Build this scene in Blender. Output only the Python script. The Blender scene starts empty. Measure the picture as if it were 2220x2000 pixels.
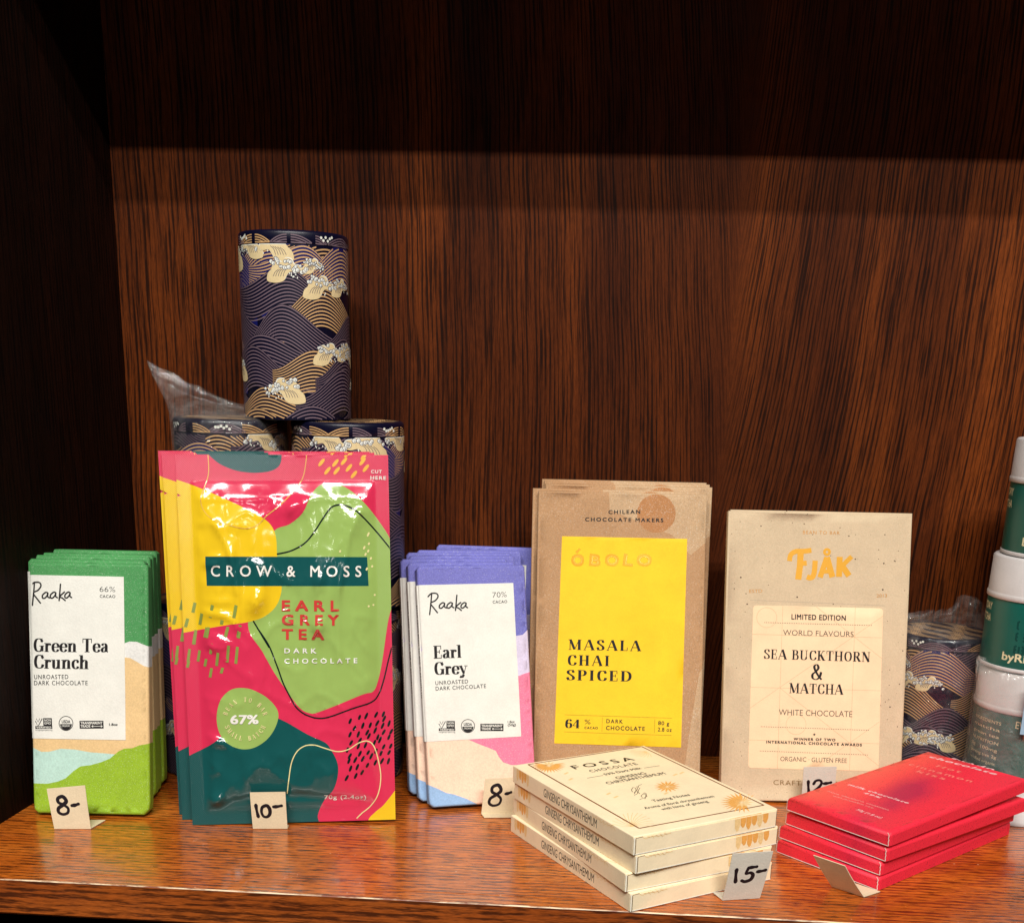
import bpy, bmesh, math, random
import numpy as np
from mathutils import Vector as V, Matrix, noise
from mathutils.geometry import delaunay_2d_cdt as cdt
R = math.radians
random.seed(7)
C = bpy.context.scene.collection
SC = bpy.context.scene

# ------------------------------------------------------------------ camera
cam = bpy.data.cameras.new('camera')
cam.sensor_width = 36.0
cam.lens = 2600 / 2220 * 36
cam.shift_y = -0.0  # set below
cam.clip_start, cam.clip_end = 0.02, 50
co = bpy.data.objects.new('camera', cam); C.objects.link(co)
rt, up, fw = V((0.9972, 0.0702, 0.0239)), V((-0.0434, 0.2904, 0.9559)), V((-0.0602, 0.9543, -0.2927))
m = Matrix.Identity(4)
for i in range(3):
    m[i][0], m[i][1], m[i][2] = rt[i], up[i], -fw[i]
m.translation = V((0, -0.661, 0.3024))
co.matrix_world = m
cam.shift_y = 600 / 2220
SC.camera = co

# ------------------------------------------------------------------ world, lamps, exposure
w = bpy.data.worlds.new('World'); SC.world = w; w.use_nodes = True
w.node_tree.nodes['Background'].inputs[0].default_value = (1.0, 0.86, 0.72, 1)
w.node_tree.nodes['Background'].inputs[1].default_value = 0.012

def lamp(name, loc, target, sx, sy, energy, col):
    l = bpy.data.lights.new(name, 'AREA'); l.shape = 'RECTANGLE'; l.size = sx; l.size_y = sy
    l.energy = energy; l.color = col
    o = bpy.data.objects.new(name, l); C.objects.link(o)
    o.location = loc
    o.rotation_euler = (V(target) - V(loc)).to_track_quat('-Z', 'Y').to_euler()
    return o
lamp('ceiling_tube', (0.25, -2.40, 2.60), (0.25, 0.2, 0.1), 2.7, 0.03, 97, (1, 0.965, 0.91))
lamp('ceiling_tube', (0.25, -2.09, 2.60), (0.25, 0.2, 0.1), 2.7, 0.03, 80, (1, 0.965, 0.91))
lamp('glint_lamp', (-0.35, -3.3, 1.95), (0, 0.2, 0.1), 0.07, 0.07, 3.0, (1, 0.96, 0.90))  # this and the next: unseen lamps, added for glints on the pouch film
lamp('glint_lamp', (0.85, -3.5, 1.75), (0, 0.2, 0.1), 0.07, 0.07, 5.0, (1, 0.96, 0.90))

SC.view_settings.view_transform = 'Standard'; SC.view_settings.look = 'None'
SC.view_settings.exposure = 0; SC.view_settings.gamma = 1
SC.view_settings.use_curve_mapping = False
SC.render.engine = 'CYCLES'
SC.cycles.max_bounces = 8; SC.cycles.transparent_max_bounces = 12
SC.cycles.use_denoising = True
SC.cycles.sample_clamp_indirect = 4

# ------------------------------------------------------------------ node helpers
def lin(c):
    return tuple(((x / 255) / 12.92 if x <= 10 else ((x / 255 + 0.055) / 1.055) ** 2.4) for x in c) + (1,)

class NT:
    """tiny wrapper to write shader maths as expressions"""
    def __init__(s, name):
        s.m = bpy.data.materials.new(name); s.m.use_nodes = True
        s.t = s.m.node_tree; s.b = s.t.nodes['Principled BSDF']
    def n(s, typ, **kw):
        nd = s.t.nodes.new(typ)
        for k, v in kw.items(): setattr(nd, k, v)
        return nd
    def put(s, sock, v):
        if hasattr(v, 'is_output'): s.t.links.new(v, sock)
        elif v is not None: sock.default_value = v
    def math(s, op, a, b=None, c=None, clamp=False):
        nd = s.n('ShaderNodeMath', operation=op, use_clamp=clamp)
        for i, v in enumerate((a, b, c)):
            if v is not None: s.put(nd.inputs[i], v)
        return nd.outputs[0]
    def mul(s, a, b): return s.math('MULTIPLY', a, b)
    def add(s, a, b): return s.math('ADD', a, b)
    def sub(s, a, b): return s.math('SUBTRACT', a, b)
    def obj(s):
        return s.n('ShaderNodeTexCoord').outputs['Object']
    def uv(s):
        return s.n('ShaderNodeTexCoord').outputs['UV']
    def xyz(s, v):
        nd = s.n('ShaderNodeSeparateXYZ'); s.put(nd.inputs[0], v); return nd.outputs
    def vec(s, x, y, z):
        nd = s.n('ShaderNodeCombineXYZ')
        for i, v in enumerate((x, y, z)): s.put(nd.inputs[i], v)
        return nd.outputs[0]
    def noise(s, v, scale, detail=2, rough=0.5, dist=0):
        nd = s.n('ShaderNodeTexNoise'); s.put(nd.inputs['Vector'], v)
        nd.inputs['Scale'].default_value = scale; nd.inputs['Detail'].default_value = detail
        nd.inputs['Roughness'].default_value = rough; nd.inputs['Distortion'].default_value = dist
        return nd.outputs['Fac']
    def ramp(s, fac, stops, interp='LINEAR'):
        nd = s.n('ShaderNodeValToRGB'); s.put(nd.inputs[0], fac)
        nd.color_ramp.interpolation = interp
        e = nd.color_ramp.elements
        while len(e) < len(stops): e.new(0.5)
        for k, (p, c) in enumerate(stops):
            e[k].position = p
            e[k].color = c if len(c) == 4 else tuple(c) + (1,)
        return nd.outputs[0]
    def rampf(s, fac, a, b, lo=0.0, hi=1.0):
        nd = s.n('ShaderNodeMapRange'); s.put(nd.inputs[0], fac)
        for i, v in enumerate((a, b, lo, hi)): nd.inputs[1 + i].default_value = v
        return nd.outputs[0]
    def mix(s, fac, a, b, blend='MIX'):
        nd = s.n('ShaderNodeMix', data_type='RGBA', blend_type=blend)
        s.put(nd.inputs[0], fac); s.put(nd.inputs[6], a); s.put(nd.inputs[7], b)
        return nd.outputs[2]
    def bump(s, h, strength, dist, normal=None):
        nd = s.n('ShaderNodeBump'); nd.inputs['Strength'].default_value = strength
        nd.inputs['Distance'].default_value = dist; s.put(nd.inputs['Height'], h)
        if normal is not None: s.put(nd.inputs['Normal'], normal)
        return nd.outputs[0]
    def out(s, color=None, rough=None, spec=None, normal=None, metal=None, coat=None):
        i = s.b.inputs
        s.put(i['Base Color'], color); s.put(i['Roughness'], rough)
        if spec is not None: s.put(i['Specular IOR Level'], spec)
        if normal is not None: s.put(i['Normal'], normal)
        if metal is not None: s.put(i['Metallic'], metal)
        if coat is not None: s.put(i['Coat Weight'], coat); i['Coat Roughness'].default_value = 0.12
        return s.m

_pc = {}
def paper(name, rgb, rough=0.75, spec=0.3, speck=0.0, grain=0.10, bump=0.25, dots=None, metal=None):
    """uncoated printed paper: fibre-scale tone variation, optional flecks, fine tooth"""
    if name in _pc: return _pc[name]
    n = NT(name); o = n.obj(); c = lin(rgb)
    f1 = n.noise(o, 900, 3, 0.6); f2 = n.noise(o, 60, 3, 0.6)
    v = n.add(n.rampf(f1, 0.3, 0.7, 1 - grain, 1 + grain), n.rampf(f2, 0.3, 0.7, -0.05, 0.05))
    col = n.mix(1.0, c, n.vec(v, v, v), 'MULTIPLY')
    if speck:
        g = n.noise(o, 1500, 1, 0.5)
        col = n.mix(n.math('MULTIPLY', n.rampf(g, 0.62, 0.70), speck), col, (0.9, 0.9, 0.8, 1))
        g = n.noise(o, 1300, 1, 0.4)
        col = n.mix(n.math('MULTIPLY', n.rampf(g, 0.36, 0.30), speck), col, tuple(x * 0.35 for x in c[:3]) + (1,))
    if dots:
        for sc_, th, colr in dots:
            vo = n.n('ShaderNodeTexVoronoi'); n.put(vo.inputs['Vector'], o); vo.inputs['Scale'].default_value = sc_
            vo.inputs['Randomness'].default_value = 1
            rnd = n.xyz(vo.outputs['Color'])[0]
            th2 = n.mul(n.math('POWER', rnd, 3.0), th)
            col = n.mix(n.math('LESS_THAN', vo.outputs['Distance'], th2), col, lin(colr))
    nr = n.bump(n.add(f1, n.mul(f2, 0.6)), bump, 0.0004)
    _pc[name] = n.out(col, rough, spec, nr, metal)
    return _pc[name]

def film(name, rgb, rough=0.13):
    """glossy printed pouch film; heat-sealed margins get a cross-hatch relief (uv is in mm)"""
    n = NT(name); u, v, _ = n.xyz(n.uv())
    W, H = 138.3, 247.5
    d = n.math('MINIMUM', n.math('MINIMUM', u, n.sub(W, u)), n.math('MINIMUM', v, n.mul(n.sub(H, v), 0.55)))
    mask = n.rampf(d, 9.4, 8.6)
    a = n.math('SINE', n.mul(n.add(u, v), 4.2)); b = n.math('SINE', n.mul(n.sub(u, v), 4.2))
    h = n.mul(n.mul(n.math('MAXIMUM', a, b), 0.8), mask)
    g = n.noise(n.uv(), 0.9, 2, 0.5)
    nr = n.bump(n.add(h, n.mul(g, 0.25)), 0.32, 0.0005)
    return n.out(lin(rgb), n.add(rough, n.mul(mask, 0.12)), 0.5, nr, None, 0.4)

def wood(name, axis, center=None, cols=None, rough=0.3, dark=1.0, spec=0.5, pitch=0.0040, bump=0.35, coat=0.0, short=1.0, pmix=0.9):
    """stained open-pored veneer; grain runs along `axis`; `center` lists cathedral figures (x, z)"""
    n = NT(name); X, Y, Z = n.xyz(n.obj())
    if axis == 'z': s, l, t = X, Z, Y
    elif axis == 'zy': s, l, t = Y, Z, X
    else: s, l, t = Y, X, Z
    if axis == 'x': s = n.add(Y, n.mul(Z, 0.9))
    s0 = s
    lo = n.noise(n.vec(n.mul(s, 9), n.mul(l, 2.2), t), 1.0, 2, 0.5)
    if center:
        d = None
        for (cx, wob) in center:
            wx = n.add(cx, n.mul(n.sub(n.noise(n.vec(n.mul(l, 4), wob, 0.3), 1, 2), 0.5), 0.02))
            k = n.math('ABSOLUTE', n.sub(s, wx))
            d = k if d is None else n.math('SMOOTH_MIN', d, k, 0.02)
        e = n.math('EXPONENT', n.mul(d, -9.0))
        s = n.sub(d, n.mul(n.mul(n.add(l, n.mul(lo, 0.02)), e), 0.20))
    s = n.add(s, n.mul(n.sub(lo, 0.5), 0.004))
    # growth-line pores: broken dark streaks following the contour s
    ph = n.mul(s, 2 * math.pi / pitch)
    jit = n.mul(n.noise(n.vec(n.mul(s, 50), n.mul(l, 3.5), 0.7), 1, 2), 4.5)
    band = n.math('SINE', n.add(ph, jit))
    brk = n.noise(n.vec(n.mul(s, 680), n.mul(l, 22*short), n.mul(s0, 30)), 1, 3, 0.65)
    fine = n.noise(n.vec(n.mul(s, 1300), n.mul(l, 130), n.mul(s0, 60)), 1, 3, 0.7)
    var = n.noise(n.vec(n.mul(s, 150), n.mul(l, 5*short), 5.1), 1, 2, 0.5)
    sig = n.add(n.add(n.mul(band, 0.075), n.mul(n.sub(var, 0.5), 0.22)), brk)
    pore = n.math('MULTIPLY', n.rampf(sig, 0.46, 0.62), 1.0, clamp=True)
    if center: pore = n.mul(pore, n.rampf(d, 0.0, 0.014, 0.3, 1.0))
    tone = n.noise(n.vec(n.mul(s0, 16), n.mul(l, 1.6), 2.0), 1, 3, 0.6)
    base = n.ramp(tone, [(0.30, lin(cols[0])), (0.52, lin(cols[1])), (0.72, lin(cols[2]))])
    fv = n.rampf(fine, 0.3, 0.7, 0.66, 1.34)
    base = n.mix(1.0, base, n.vec(fv, fv, fv), 'MULTIPLY')
    col = n.mix(n.mul(pore, pmix), base, lin(cols[3]))
    if dark != 1: col = n.mix(1.0, col, (dark, dark, dark, 1), 'MULTIPLY')
    if coat > 0:
        vo = n.n('ShaderNodeTexVoronoi'); n.put(vo.inputs['Vector'], n.obj()); vo.inputs['Scale'].default_value = 130
        k = n.math('LESS_THAN', vo.outputs['Distance'], n.mul(n.math('POWER', n.xyz(vo.outputs['Color'])[0], 5.0), 0.09))
        scr = n.noise(n.vec(n.mul(X, 14), n.mul(Y, 900), 3.3), 1, 1)
        k = n.math('MAXIMUM', k, n.mul(n.rampf(scr, 0.74, 0.78), 0.35))
        col = n.mix(n.mul(k, 0.5), col, lin((226, 190, 150)))
    nr = n.bump(n.sub(n.mul(fine, 0.25), pore), bump, 0.0004)
    scuff = n.noise(n.obj(), 35, 4, 0.7)
    return n.out(col, n.add(rough, n.rampf(scuff, 0.35, 0.75, -0.04, 0.12)), spec, nr, None, coat)

# ------------------------------------------------------------------ object helpers
def tag(o, label=None, cat=None, group=None, kind=None):
    if label: o['label'] = label
    if cat: o['category'] = cat
    if group: o['group'] = group
    if kind: o['kind'] = kind
    return o
def empty(name, loc=(0, 0, 0), rot=(0, 0, 0)):
    o = bpy.data.objects.new(name, None); C.objects.link(o); o.location = loc; o.rotation_euler = rot
    o.empty_display_size = 0.02
    return o
def link(name, me, parent=None):
    o = bpy.data.objects.new(name, me); C.objects.link(o)
    if parent: o.parent = parent
    return o
def copy_tree(o, parent=None):
    c = o.copy(); C.objects.link(c)
    if parent: c.parent = parent
    for ch in [x for x in bpy.data.objects if x.parent == o]: copy_tree(ch, c)
    return c

class MB:
    """mesh buffer: verts in metres, faces with material index, smooth flag and optional uv"""
    def __init__(s): s.v, s.f, s.mi, s.sm, s.uv, s.mats = [], [], [], [], [], []
    def mat(s, m):
        if m not in s.mats: s.mats.append(m)
        return s.mats.index(m)
    def add(s, verts, faces, m, smooth=False, uv=None):
        b = len(s.v); s.v += [tuple(p) for p in verts]
        s.uv += list(uv) if uv else [(0, 0)] * len(verts)
        for k, f in enumerate(faces):
            s.f.append(tuple(b + i for i in f))
            s.mi.append(s.mat(m[k] if isinstance(m, list) else m)); s.sm.append(smooth)
    def box(s, lo, hi, m, bev=0.0):
        (a, b, c), (d, e, f) = lo, hi
        if bev <= 0:
            s.add([(a,b,c),(d,b,c),(d,e,c),(a,e,c),(a,b,f),(d,b,f),(d,e,f),(a,e,f)],
                  [(0,3,2,1),(4,5,6,7),(0,1,5,4),(1,2,6,5),(2,3,7,6),(3,0,4,7)], m); return
        bm = bmesh.new(); bmesh.ops.create_cube(bm, size=1)
        for v in bm.verts: v.co = V(((a+d)/2+v.co.x*(d-a), (b+e)/2+v.co.y*(e-b), (c+f)/2+v.co.z*(f-c)))
        bmesh.ops.bevel(bm, geom=bm.edges[:], offset=bev, segments=2, affect='EDGES')
        bm.verts.index_update()
        s.add([v.co for v in bm.verts], [[v.index for v in f.verts] for f in bm.faces], m); bm.free()
    def build(s, name, parent=None):
        me = bpy.data.meshes.new(name); me.from_pydata(s.v, [], s.f)
        for m_ in s.mats: me.materials.append(m_)
        me.polygons.foreach_set('material_index', s.mi); me.polygons.foreach_set('use_smooth', s.sm)
        ul = me.uv_layers.new(name='uv')
        li = np.zeros(len(me.loops), dtype=np.int32); me.loops.foreach_get('vertex_index', li)
        ul.data.foreach_set('uv', np.array(s.uv, dtype=np.float32)[li].ravel())
        me.update()
        return link(name, me, parent)

# ------------------------------------------------------------------ flat art: pens, letters, outlines
def cr(pts, closed=False, n=8):
    """Catmull-Rom through pts"""
    P = [np.array(p, float) for p in pts]; out = []
    N = len(P)
    for i in range(N if closed else N - 1):
        if closed: a, b, c, d = P[i - 1], P[i], P[(i + 1) % N], P[(i + 2) % N]
        else: a, b, c, d = P[max(i - 1, 0)], P[i], P[i + 1], P[min(i + 2, N - 1)]
        for k in range(n):
            t = k / n
            out.append(0.5 * (2*b + (c-a)*t + (2*a-5*b+4*c-d)*t*t + (3*b-a-3*c+d)*t**3))
    if not closed: out.append(P[-1])
    return [tuple(p) for p in out]
def ribbon(pts, width, taper=False):
    """strip of quads along a polyline; width number or function(index fraction, dx, dy)"""
    P = np.array(pts, float); N = len(P); vs = []
    for i in range(N):
        d = P[min(i + 1, N - 1)] - P[max(i - 1, 0)]; L = math.hypot(*d) or 1; d = d / L
        wd = width(i / (N - 1), d[0], d[1]) if callable(width) else width
        if taper: wd *= 0.35 + 0.65 * math.sin(math.pi * min(max(i / (N - 1), 0.0), 1)) ** 0.5
        nx, ny = -d[1] * wd / 2, d[0] * wd / 2
        vs += [(P[i][0] + nx, P[i][1] + ny), (P[i][0] - nx, P[i][1] - ny)]
    return vs, [(2*i, 2*i+1, 2*i+3, 2*i+2) for i in range(N - 1)]
def disc(cx, cy, r, n=14, ry=None):
    ry = ry or r
    return [(cx + r*math.cos(2*math.pi*k/n), cy + ry*math.sin(2*math.pi*k/n)) for k in range(n)], [tuple(range(n))]

T_, t_ = 0.185, 0.05
def _stress(T=T_, t=t_): return lambda f, dx, dy: t + (T - t) * abs(dy) ** 1.6
SERIF = {  # letter: (advance, [strokes])  V stem, C stressed curve, D diagonal, H bar, S serif, K tick
 'A': (.80, ['D.06 0 .37 1 .06', 'D.40 1 .70 0 .2', 'H.2 .56 .33', 'S.08 0 .1', 'S.68 0 .16']),
 'B': (.66, ['V.16 0 1', 'C.16 .97,.42 .95,.5 .76,.42 .57,.16 .54', 'C.16 .52,.46 .5,.56 .27,.46 .05,.16 .03', 'S.13 0 .13', 'S.13 1 .13']),
 'C': (.68, ['C.6 .74,.54 .9,.38 .97,.19 .86,.12 .5,.19 .14,.38 .03,.55 .1,.62 .3', 'K.6 .68 1']),
 'D': (.74, ['V.16 0 1', 'C.16 .97,.42 .95,.6 .78,.65 .5,.6 .22,.42 .05,.16 .03', 'S.13 0 .13', 'S.13 1 .13']),
 'E': (.62, ['V.16 0 1', 'H.16 .54 .97', 'H.16 .44 .52', 'H.16 .56 .03', 'K.53 .7 1', 'K.55 0 .3', 'K.43 .38 .66', 'S.13 0 .13', 'S.13 1 .13']),
 'F': (.6, ['V.16 0 1', 'H.16 .54 .97', 'H.16 .44 .52', 'K.53 .7 1', 'K.43 .38 .66', 'S.16 0 .17', 'S.13 1 .13']),
 'G': (.74, ['C.6 .74,.54 .9,.38 .97,.19 .86,.12 .5,.19 .14,.38 .03,.52 .09,.58 .2', 'K.6 .68 1', 'V.6 .04 .42', 'S.58 .42 .16']),
 'H': (.82, ['V.17 0 1', 'V.64 0 1', 'H.17 .64 .5', 'S.17 0 .17', 'S.17 1 .17', 'S.64 0 .17', 'S.64 1 .17']),
 'I': (.36, ['V.18 0 1', 'S.18 0 .17', 'S.18 1 .17']),
 'L': (.6, ['V.17 0 1', 'H.16 .56 .03', 'K.55 0 .34', 'S.17 0 .16', 'S.17 1 .17']),
 'M': (.98, ['D.14 0 .14 1 .06', 'D.16 1 .47 .05 .19', 'D.49 .05 .8 1 .05', 'V.82 0 1', 'S.14 0 .12', 'S.82 0 .17', 'S.12 1 .12', 'S.86 1 .13']),
 'N': (.82, ['D.14 0 .14 1 .06', 'D.16 1 .66 0 .2', 'D.67 0 .67 1 .06', 'S.14 0 .12', 'S.1 1 .12', 'S.67 1 .13']),
 'O': (.78, ['C.39 .97,.2 .86,.12 .5,.2 .14,.39 .03,.58 .14,.66 .5,.58 .86,.39 .97']),
 'K': (.76, ['V.17 0 1', 'D.22 .42 .58 1 .06', 'D.32 .6 .62 0 .19', 'S.17 0 .17', 'S.17 1 .17', 'S.6 1 .13', 'S.64 0 .14']),
 'P': (.64, ['V.16 0 1', 'C.16 .97,.44 .95,.55 .74,.44 .5,.16 .46', 'S.16 0 .17', 'S.13 1 .13']),
 'R': (.74, ['V.16 0 1', 'C.16 .97,.44 .95,.54 .76,.44 .55,.16 .51', 'D.36 .52 .62 0 .19', 'S.16 0 .17', 'S.13 1 .13', 'S.65 0 .12']),
 'S': (.58, ['C.48 .76,.42 .92,.28 .97,.12 .87,.13 .68,.3 .52,.47 .33,.46 .12,.28 .03,.13 .1,.07 .28', 'K.48 .7 1', 'K.07 0 .3']),
 'T': (.7, ['V.35 0 1', 'H.04 .66 .97', 'K.06 .68 1', 'K.64 .68 1', 'S.35 0 .17']),
 'U': (.8, ['V.17 .25 1', 'C.17 .32,.2 .1,.38 .02,.56 .1,.62 .3', 'D.62 .28 .62 1 .06', 'S.17 1 .17', 'S.62 1 .13']),
 'Y': (.76, ['D.1 1 .37 .45 .2', 'D.64 1 .39 .45 .06', 'V.38 0 .48', 'S.12 1 .15', 'S.63 1 .12', 'S.38 0 .17']),
 'a': (.56, ['C.12 .5,.2 .62,.32 .63,.4 .5,.4 .3', 'V.4 .06 .48', 'D.4 .1 .52 .02 .08', 'C.4 .4,.22 .34,.12 .2,.18 .04,.32 .07,.4 .2']),
 'c': (.5, ['C.44 .5,.38 .62,.27 .64,.14 .52,.11 .33,.15 .12,.28 .02,.4 .07,.45 .18', 'O.42 .5 .08']),
 'e': (.54, ['C.14 .36,.45 .36,.44 .55,.3 .64,.15 .54,.11 .33,.16 .1,.3 .02,.42 .08,.47 .19']),
 'h': (.66, ['V.17 0 1', 'C.2 .5,.34 .63,.47 .58,.49 .4', 'V.49 0 .46', 'S.17 0 .15', 'S.1 1 .1', 'S.49 0 .15']),
 'l': (.34, ['V.17 0 1', 'S.17 0 .15', 'S.1 1 .1']),
 'n': (.66, ['V.17 0 .65', 'C.2 .5,.34 .63,.47 .58,.49 .4', 'V.49 0 .46', 'S.17 0 .15', 'S.1 .65 .1', 'S.49 0 .15']),
 'r': (.48, ['V.17 0 .65', 'C.2 .46,.28 .6,.4 .62', 'O.4 .55 .085', 'S.17 0 .16', 'S.1 .65 .1']),
 'u': (.66, ['V.16 .2 .65', 'C.16 .3,.18 .08,.3 .02,.44 .12,.48 .22', 'V.48 0 .65', 'S.1 .65 .1', 'S.42 .65 .1', 'S.53 0 .09']),
 'y': (.58, ['D.1 .65 .32 .04 .17', 'D.5 .65 .28 -.1 .05', 'C.3 -.04,.22 -.22,.12 -.26,.08 -.2', 'S.1 .65 .13', 'S.48 .65 .12', 'O.1 -.18 .07']),
 '6': (.6, ['C.48 .8,.42 .95,.3 .97,.16 .84,.11 .45,.15 .12,.3 .02,.45 .1,.5 .32,.44 .52,.3 .58,.17 .5']),
 '4': (.66, ['D.42 1 .06 .28 .06', 'H.06 .6 .28', 'V.43 0 1', 'S.43 0 .15']),
 '&': (.8, ['C.66 .5,.58 .2,.36 .02,.14 .1,.12 .34,.34 .54,.48 .76,.38 .96,.22 .86,.26 .64,.46 .3,.7 .02']),
 ' ': (.34, [])}
def serif_text(s, T=None, track=0.0):
    """-> list of (verts, faces), pen x"""
    out = []; x = 0.0
    for ch in s:
        adv, st = SERIF[ch]
        for q in st:
            k = q[0]
            if k == 'C':
                pts = [tuple(float(a) for a in p.split()) for p in q[1:].split(',')]
                vs, fs = ribbon(cr(pts, n=5), _stress(T or T_))
            else:
                a = [float(z) for z in q[1:].split()]
                if k == 'V': vs, fs = ribbon([(a[0], a[1]), (a[0], a[2])], T or T_)
                elif k == 'D': vs, fs = ribbon([(a[0], a[1]), (a[2], a[3])], a[4])
                elif k == 'H': vs, fs = ribbon([(a[0], a[2]), (a[1], a[2])], 0.055)
                elif k == 'K': vs, fs = ribbon([(a[0], a[1]), (a[0], a[2])], 0.05)
                elif k == 'S':
                    yy = a[1] + (0.022 if a[1] < 0.5 else -0.022)
                    vs, fs = ribbon([(a[0] - a[2], yy), (a[0] + a[2], yy)], 0.045)
                elif k == 'O': vs, fs = disc(a[0], a[1], a[2], 10)
            out.append(([(vx + x, vy) for vx, vy in vs], fs))
        x += adv + track
    return out, x - track
_tc = {}
def sans_text(s, bold=0.0, track=1.0, shear=0.0):
    key = (s, bold, track, shear)
    if key not in _tc:
        cu = bpy.data.curves.new('t', 'FONT'); cu.body = s; cu.offset = min(bold, 0.0); cu.space_character = track
        cu.resolution_u = 3; cu.shear = shear
        ob = bpy.data.objects.new('t', cu); me = bpy.data.meshes.new_from_object(ob)
        vs = [(v.co.x / 0.682, v.co.y / 0.682) for v in me.vertices]; fs = [tuple(p.vertices) for p in me.polygons]
        bpy.data.objects.remove(ob); bpy.data.meshes.remove(me); bpy.data.curves.remove(cu)
        x0 = min(v[0] for v in vs); x1 = max(v[0] for v in vs)
        sh = [(0, 0)]
        if bold > 0.004: k = bold * 1.3; sh = [(-k, -k), (k, -k), (k, k), (-k, k)]
        _tc[key] = ([([(a - x0 + dx, b + dy) for a, b in vs], fs) for dx, dy in sh], x1 - x0)
    return _tc[key]
PEN = {  # marker / brush letters as pen paths
 '8': [[(.42,.82),(.3,.97),(.12,.88),(.12,.66),(.3,.52),(.46,.32),(.42,.08),(.22,0),(.06,.12),(.08,.34),(.26,.5),(.42,.66),(.42,.82)]],
 '1': [[(.08,.9),(.1,.5),(.16,0)]],
 '0': [[(.3,.92),(.12,.78),(.06,.4),(.16,.06),(.36,.02),(.52,.24),(.54,.62),(.42,.9),(.28,.92)]],
 '5': [[(.58,.98),(.22,.94)],[(.22,.94),(.16,.56),(.36,.6),(.5,.42),(.44,.12),(.2,.0),(.04,.08)]],
 '2': [[(.06,.7),(.16,.92),(.36,.96),(.46,.76),(.34,.44),(.06,.04),(.3,.08),(.56,.02)]],
 '-': [[(.02,.5),(.2,.52),(.4,.58)]],
 'R': [[(.22,1.0),(.2,.6),(.14,-.1)],[(.0,.82),(.2,.98),(.52,.98),(.62,.82),(.46,.62),(.18,.48),(.4,.22),(.62,.0)]],
 'a': [[(.44,.5),(.3,.56),(.1,.36),(.08,.14),(.22,.1),(.38,.3),(.44,.5),(.42,.24),(.54,.12)]],
 'k': [[(.12,1.02),(.1,.5),(.08,.06)],[(.42,.56),(.12,.3),(.3,.2),(.5,.06)]]}

class Face:
    """maps photo-measured print positions on one printed face to millimetres on that face"""
    def __init__(s, corners, W, H, crop=(0, 0, 1)):
        A = []; b = []
        for (x, y), (u, v) in zip(corners, [(0, 0), (W, 0), (W, H), (0, H)]):
            A += [[x, y, 1, 0, 0, 0, -u*x, -u*y], [0, 0, 0, x, y, 1, -v*x, -v*y]]; b += [u, v]
        s.h = np.append(np.linalg.solve(np.array(A, float), np.array(b, float)), 1).reshape(3, 3)
        s.W, s.H, s.crop = W, H, crop
    def p(s, x, y):
        ox, oy, k = s.crop; q = s.h @ np.array([ox + x / k, oy + y / k, 1.0]); return (q[0] / q[2], q[1] / q[2])
    def pts(s, L): return [s.p(x, y) for x, y in L]

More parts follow.
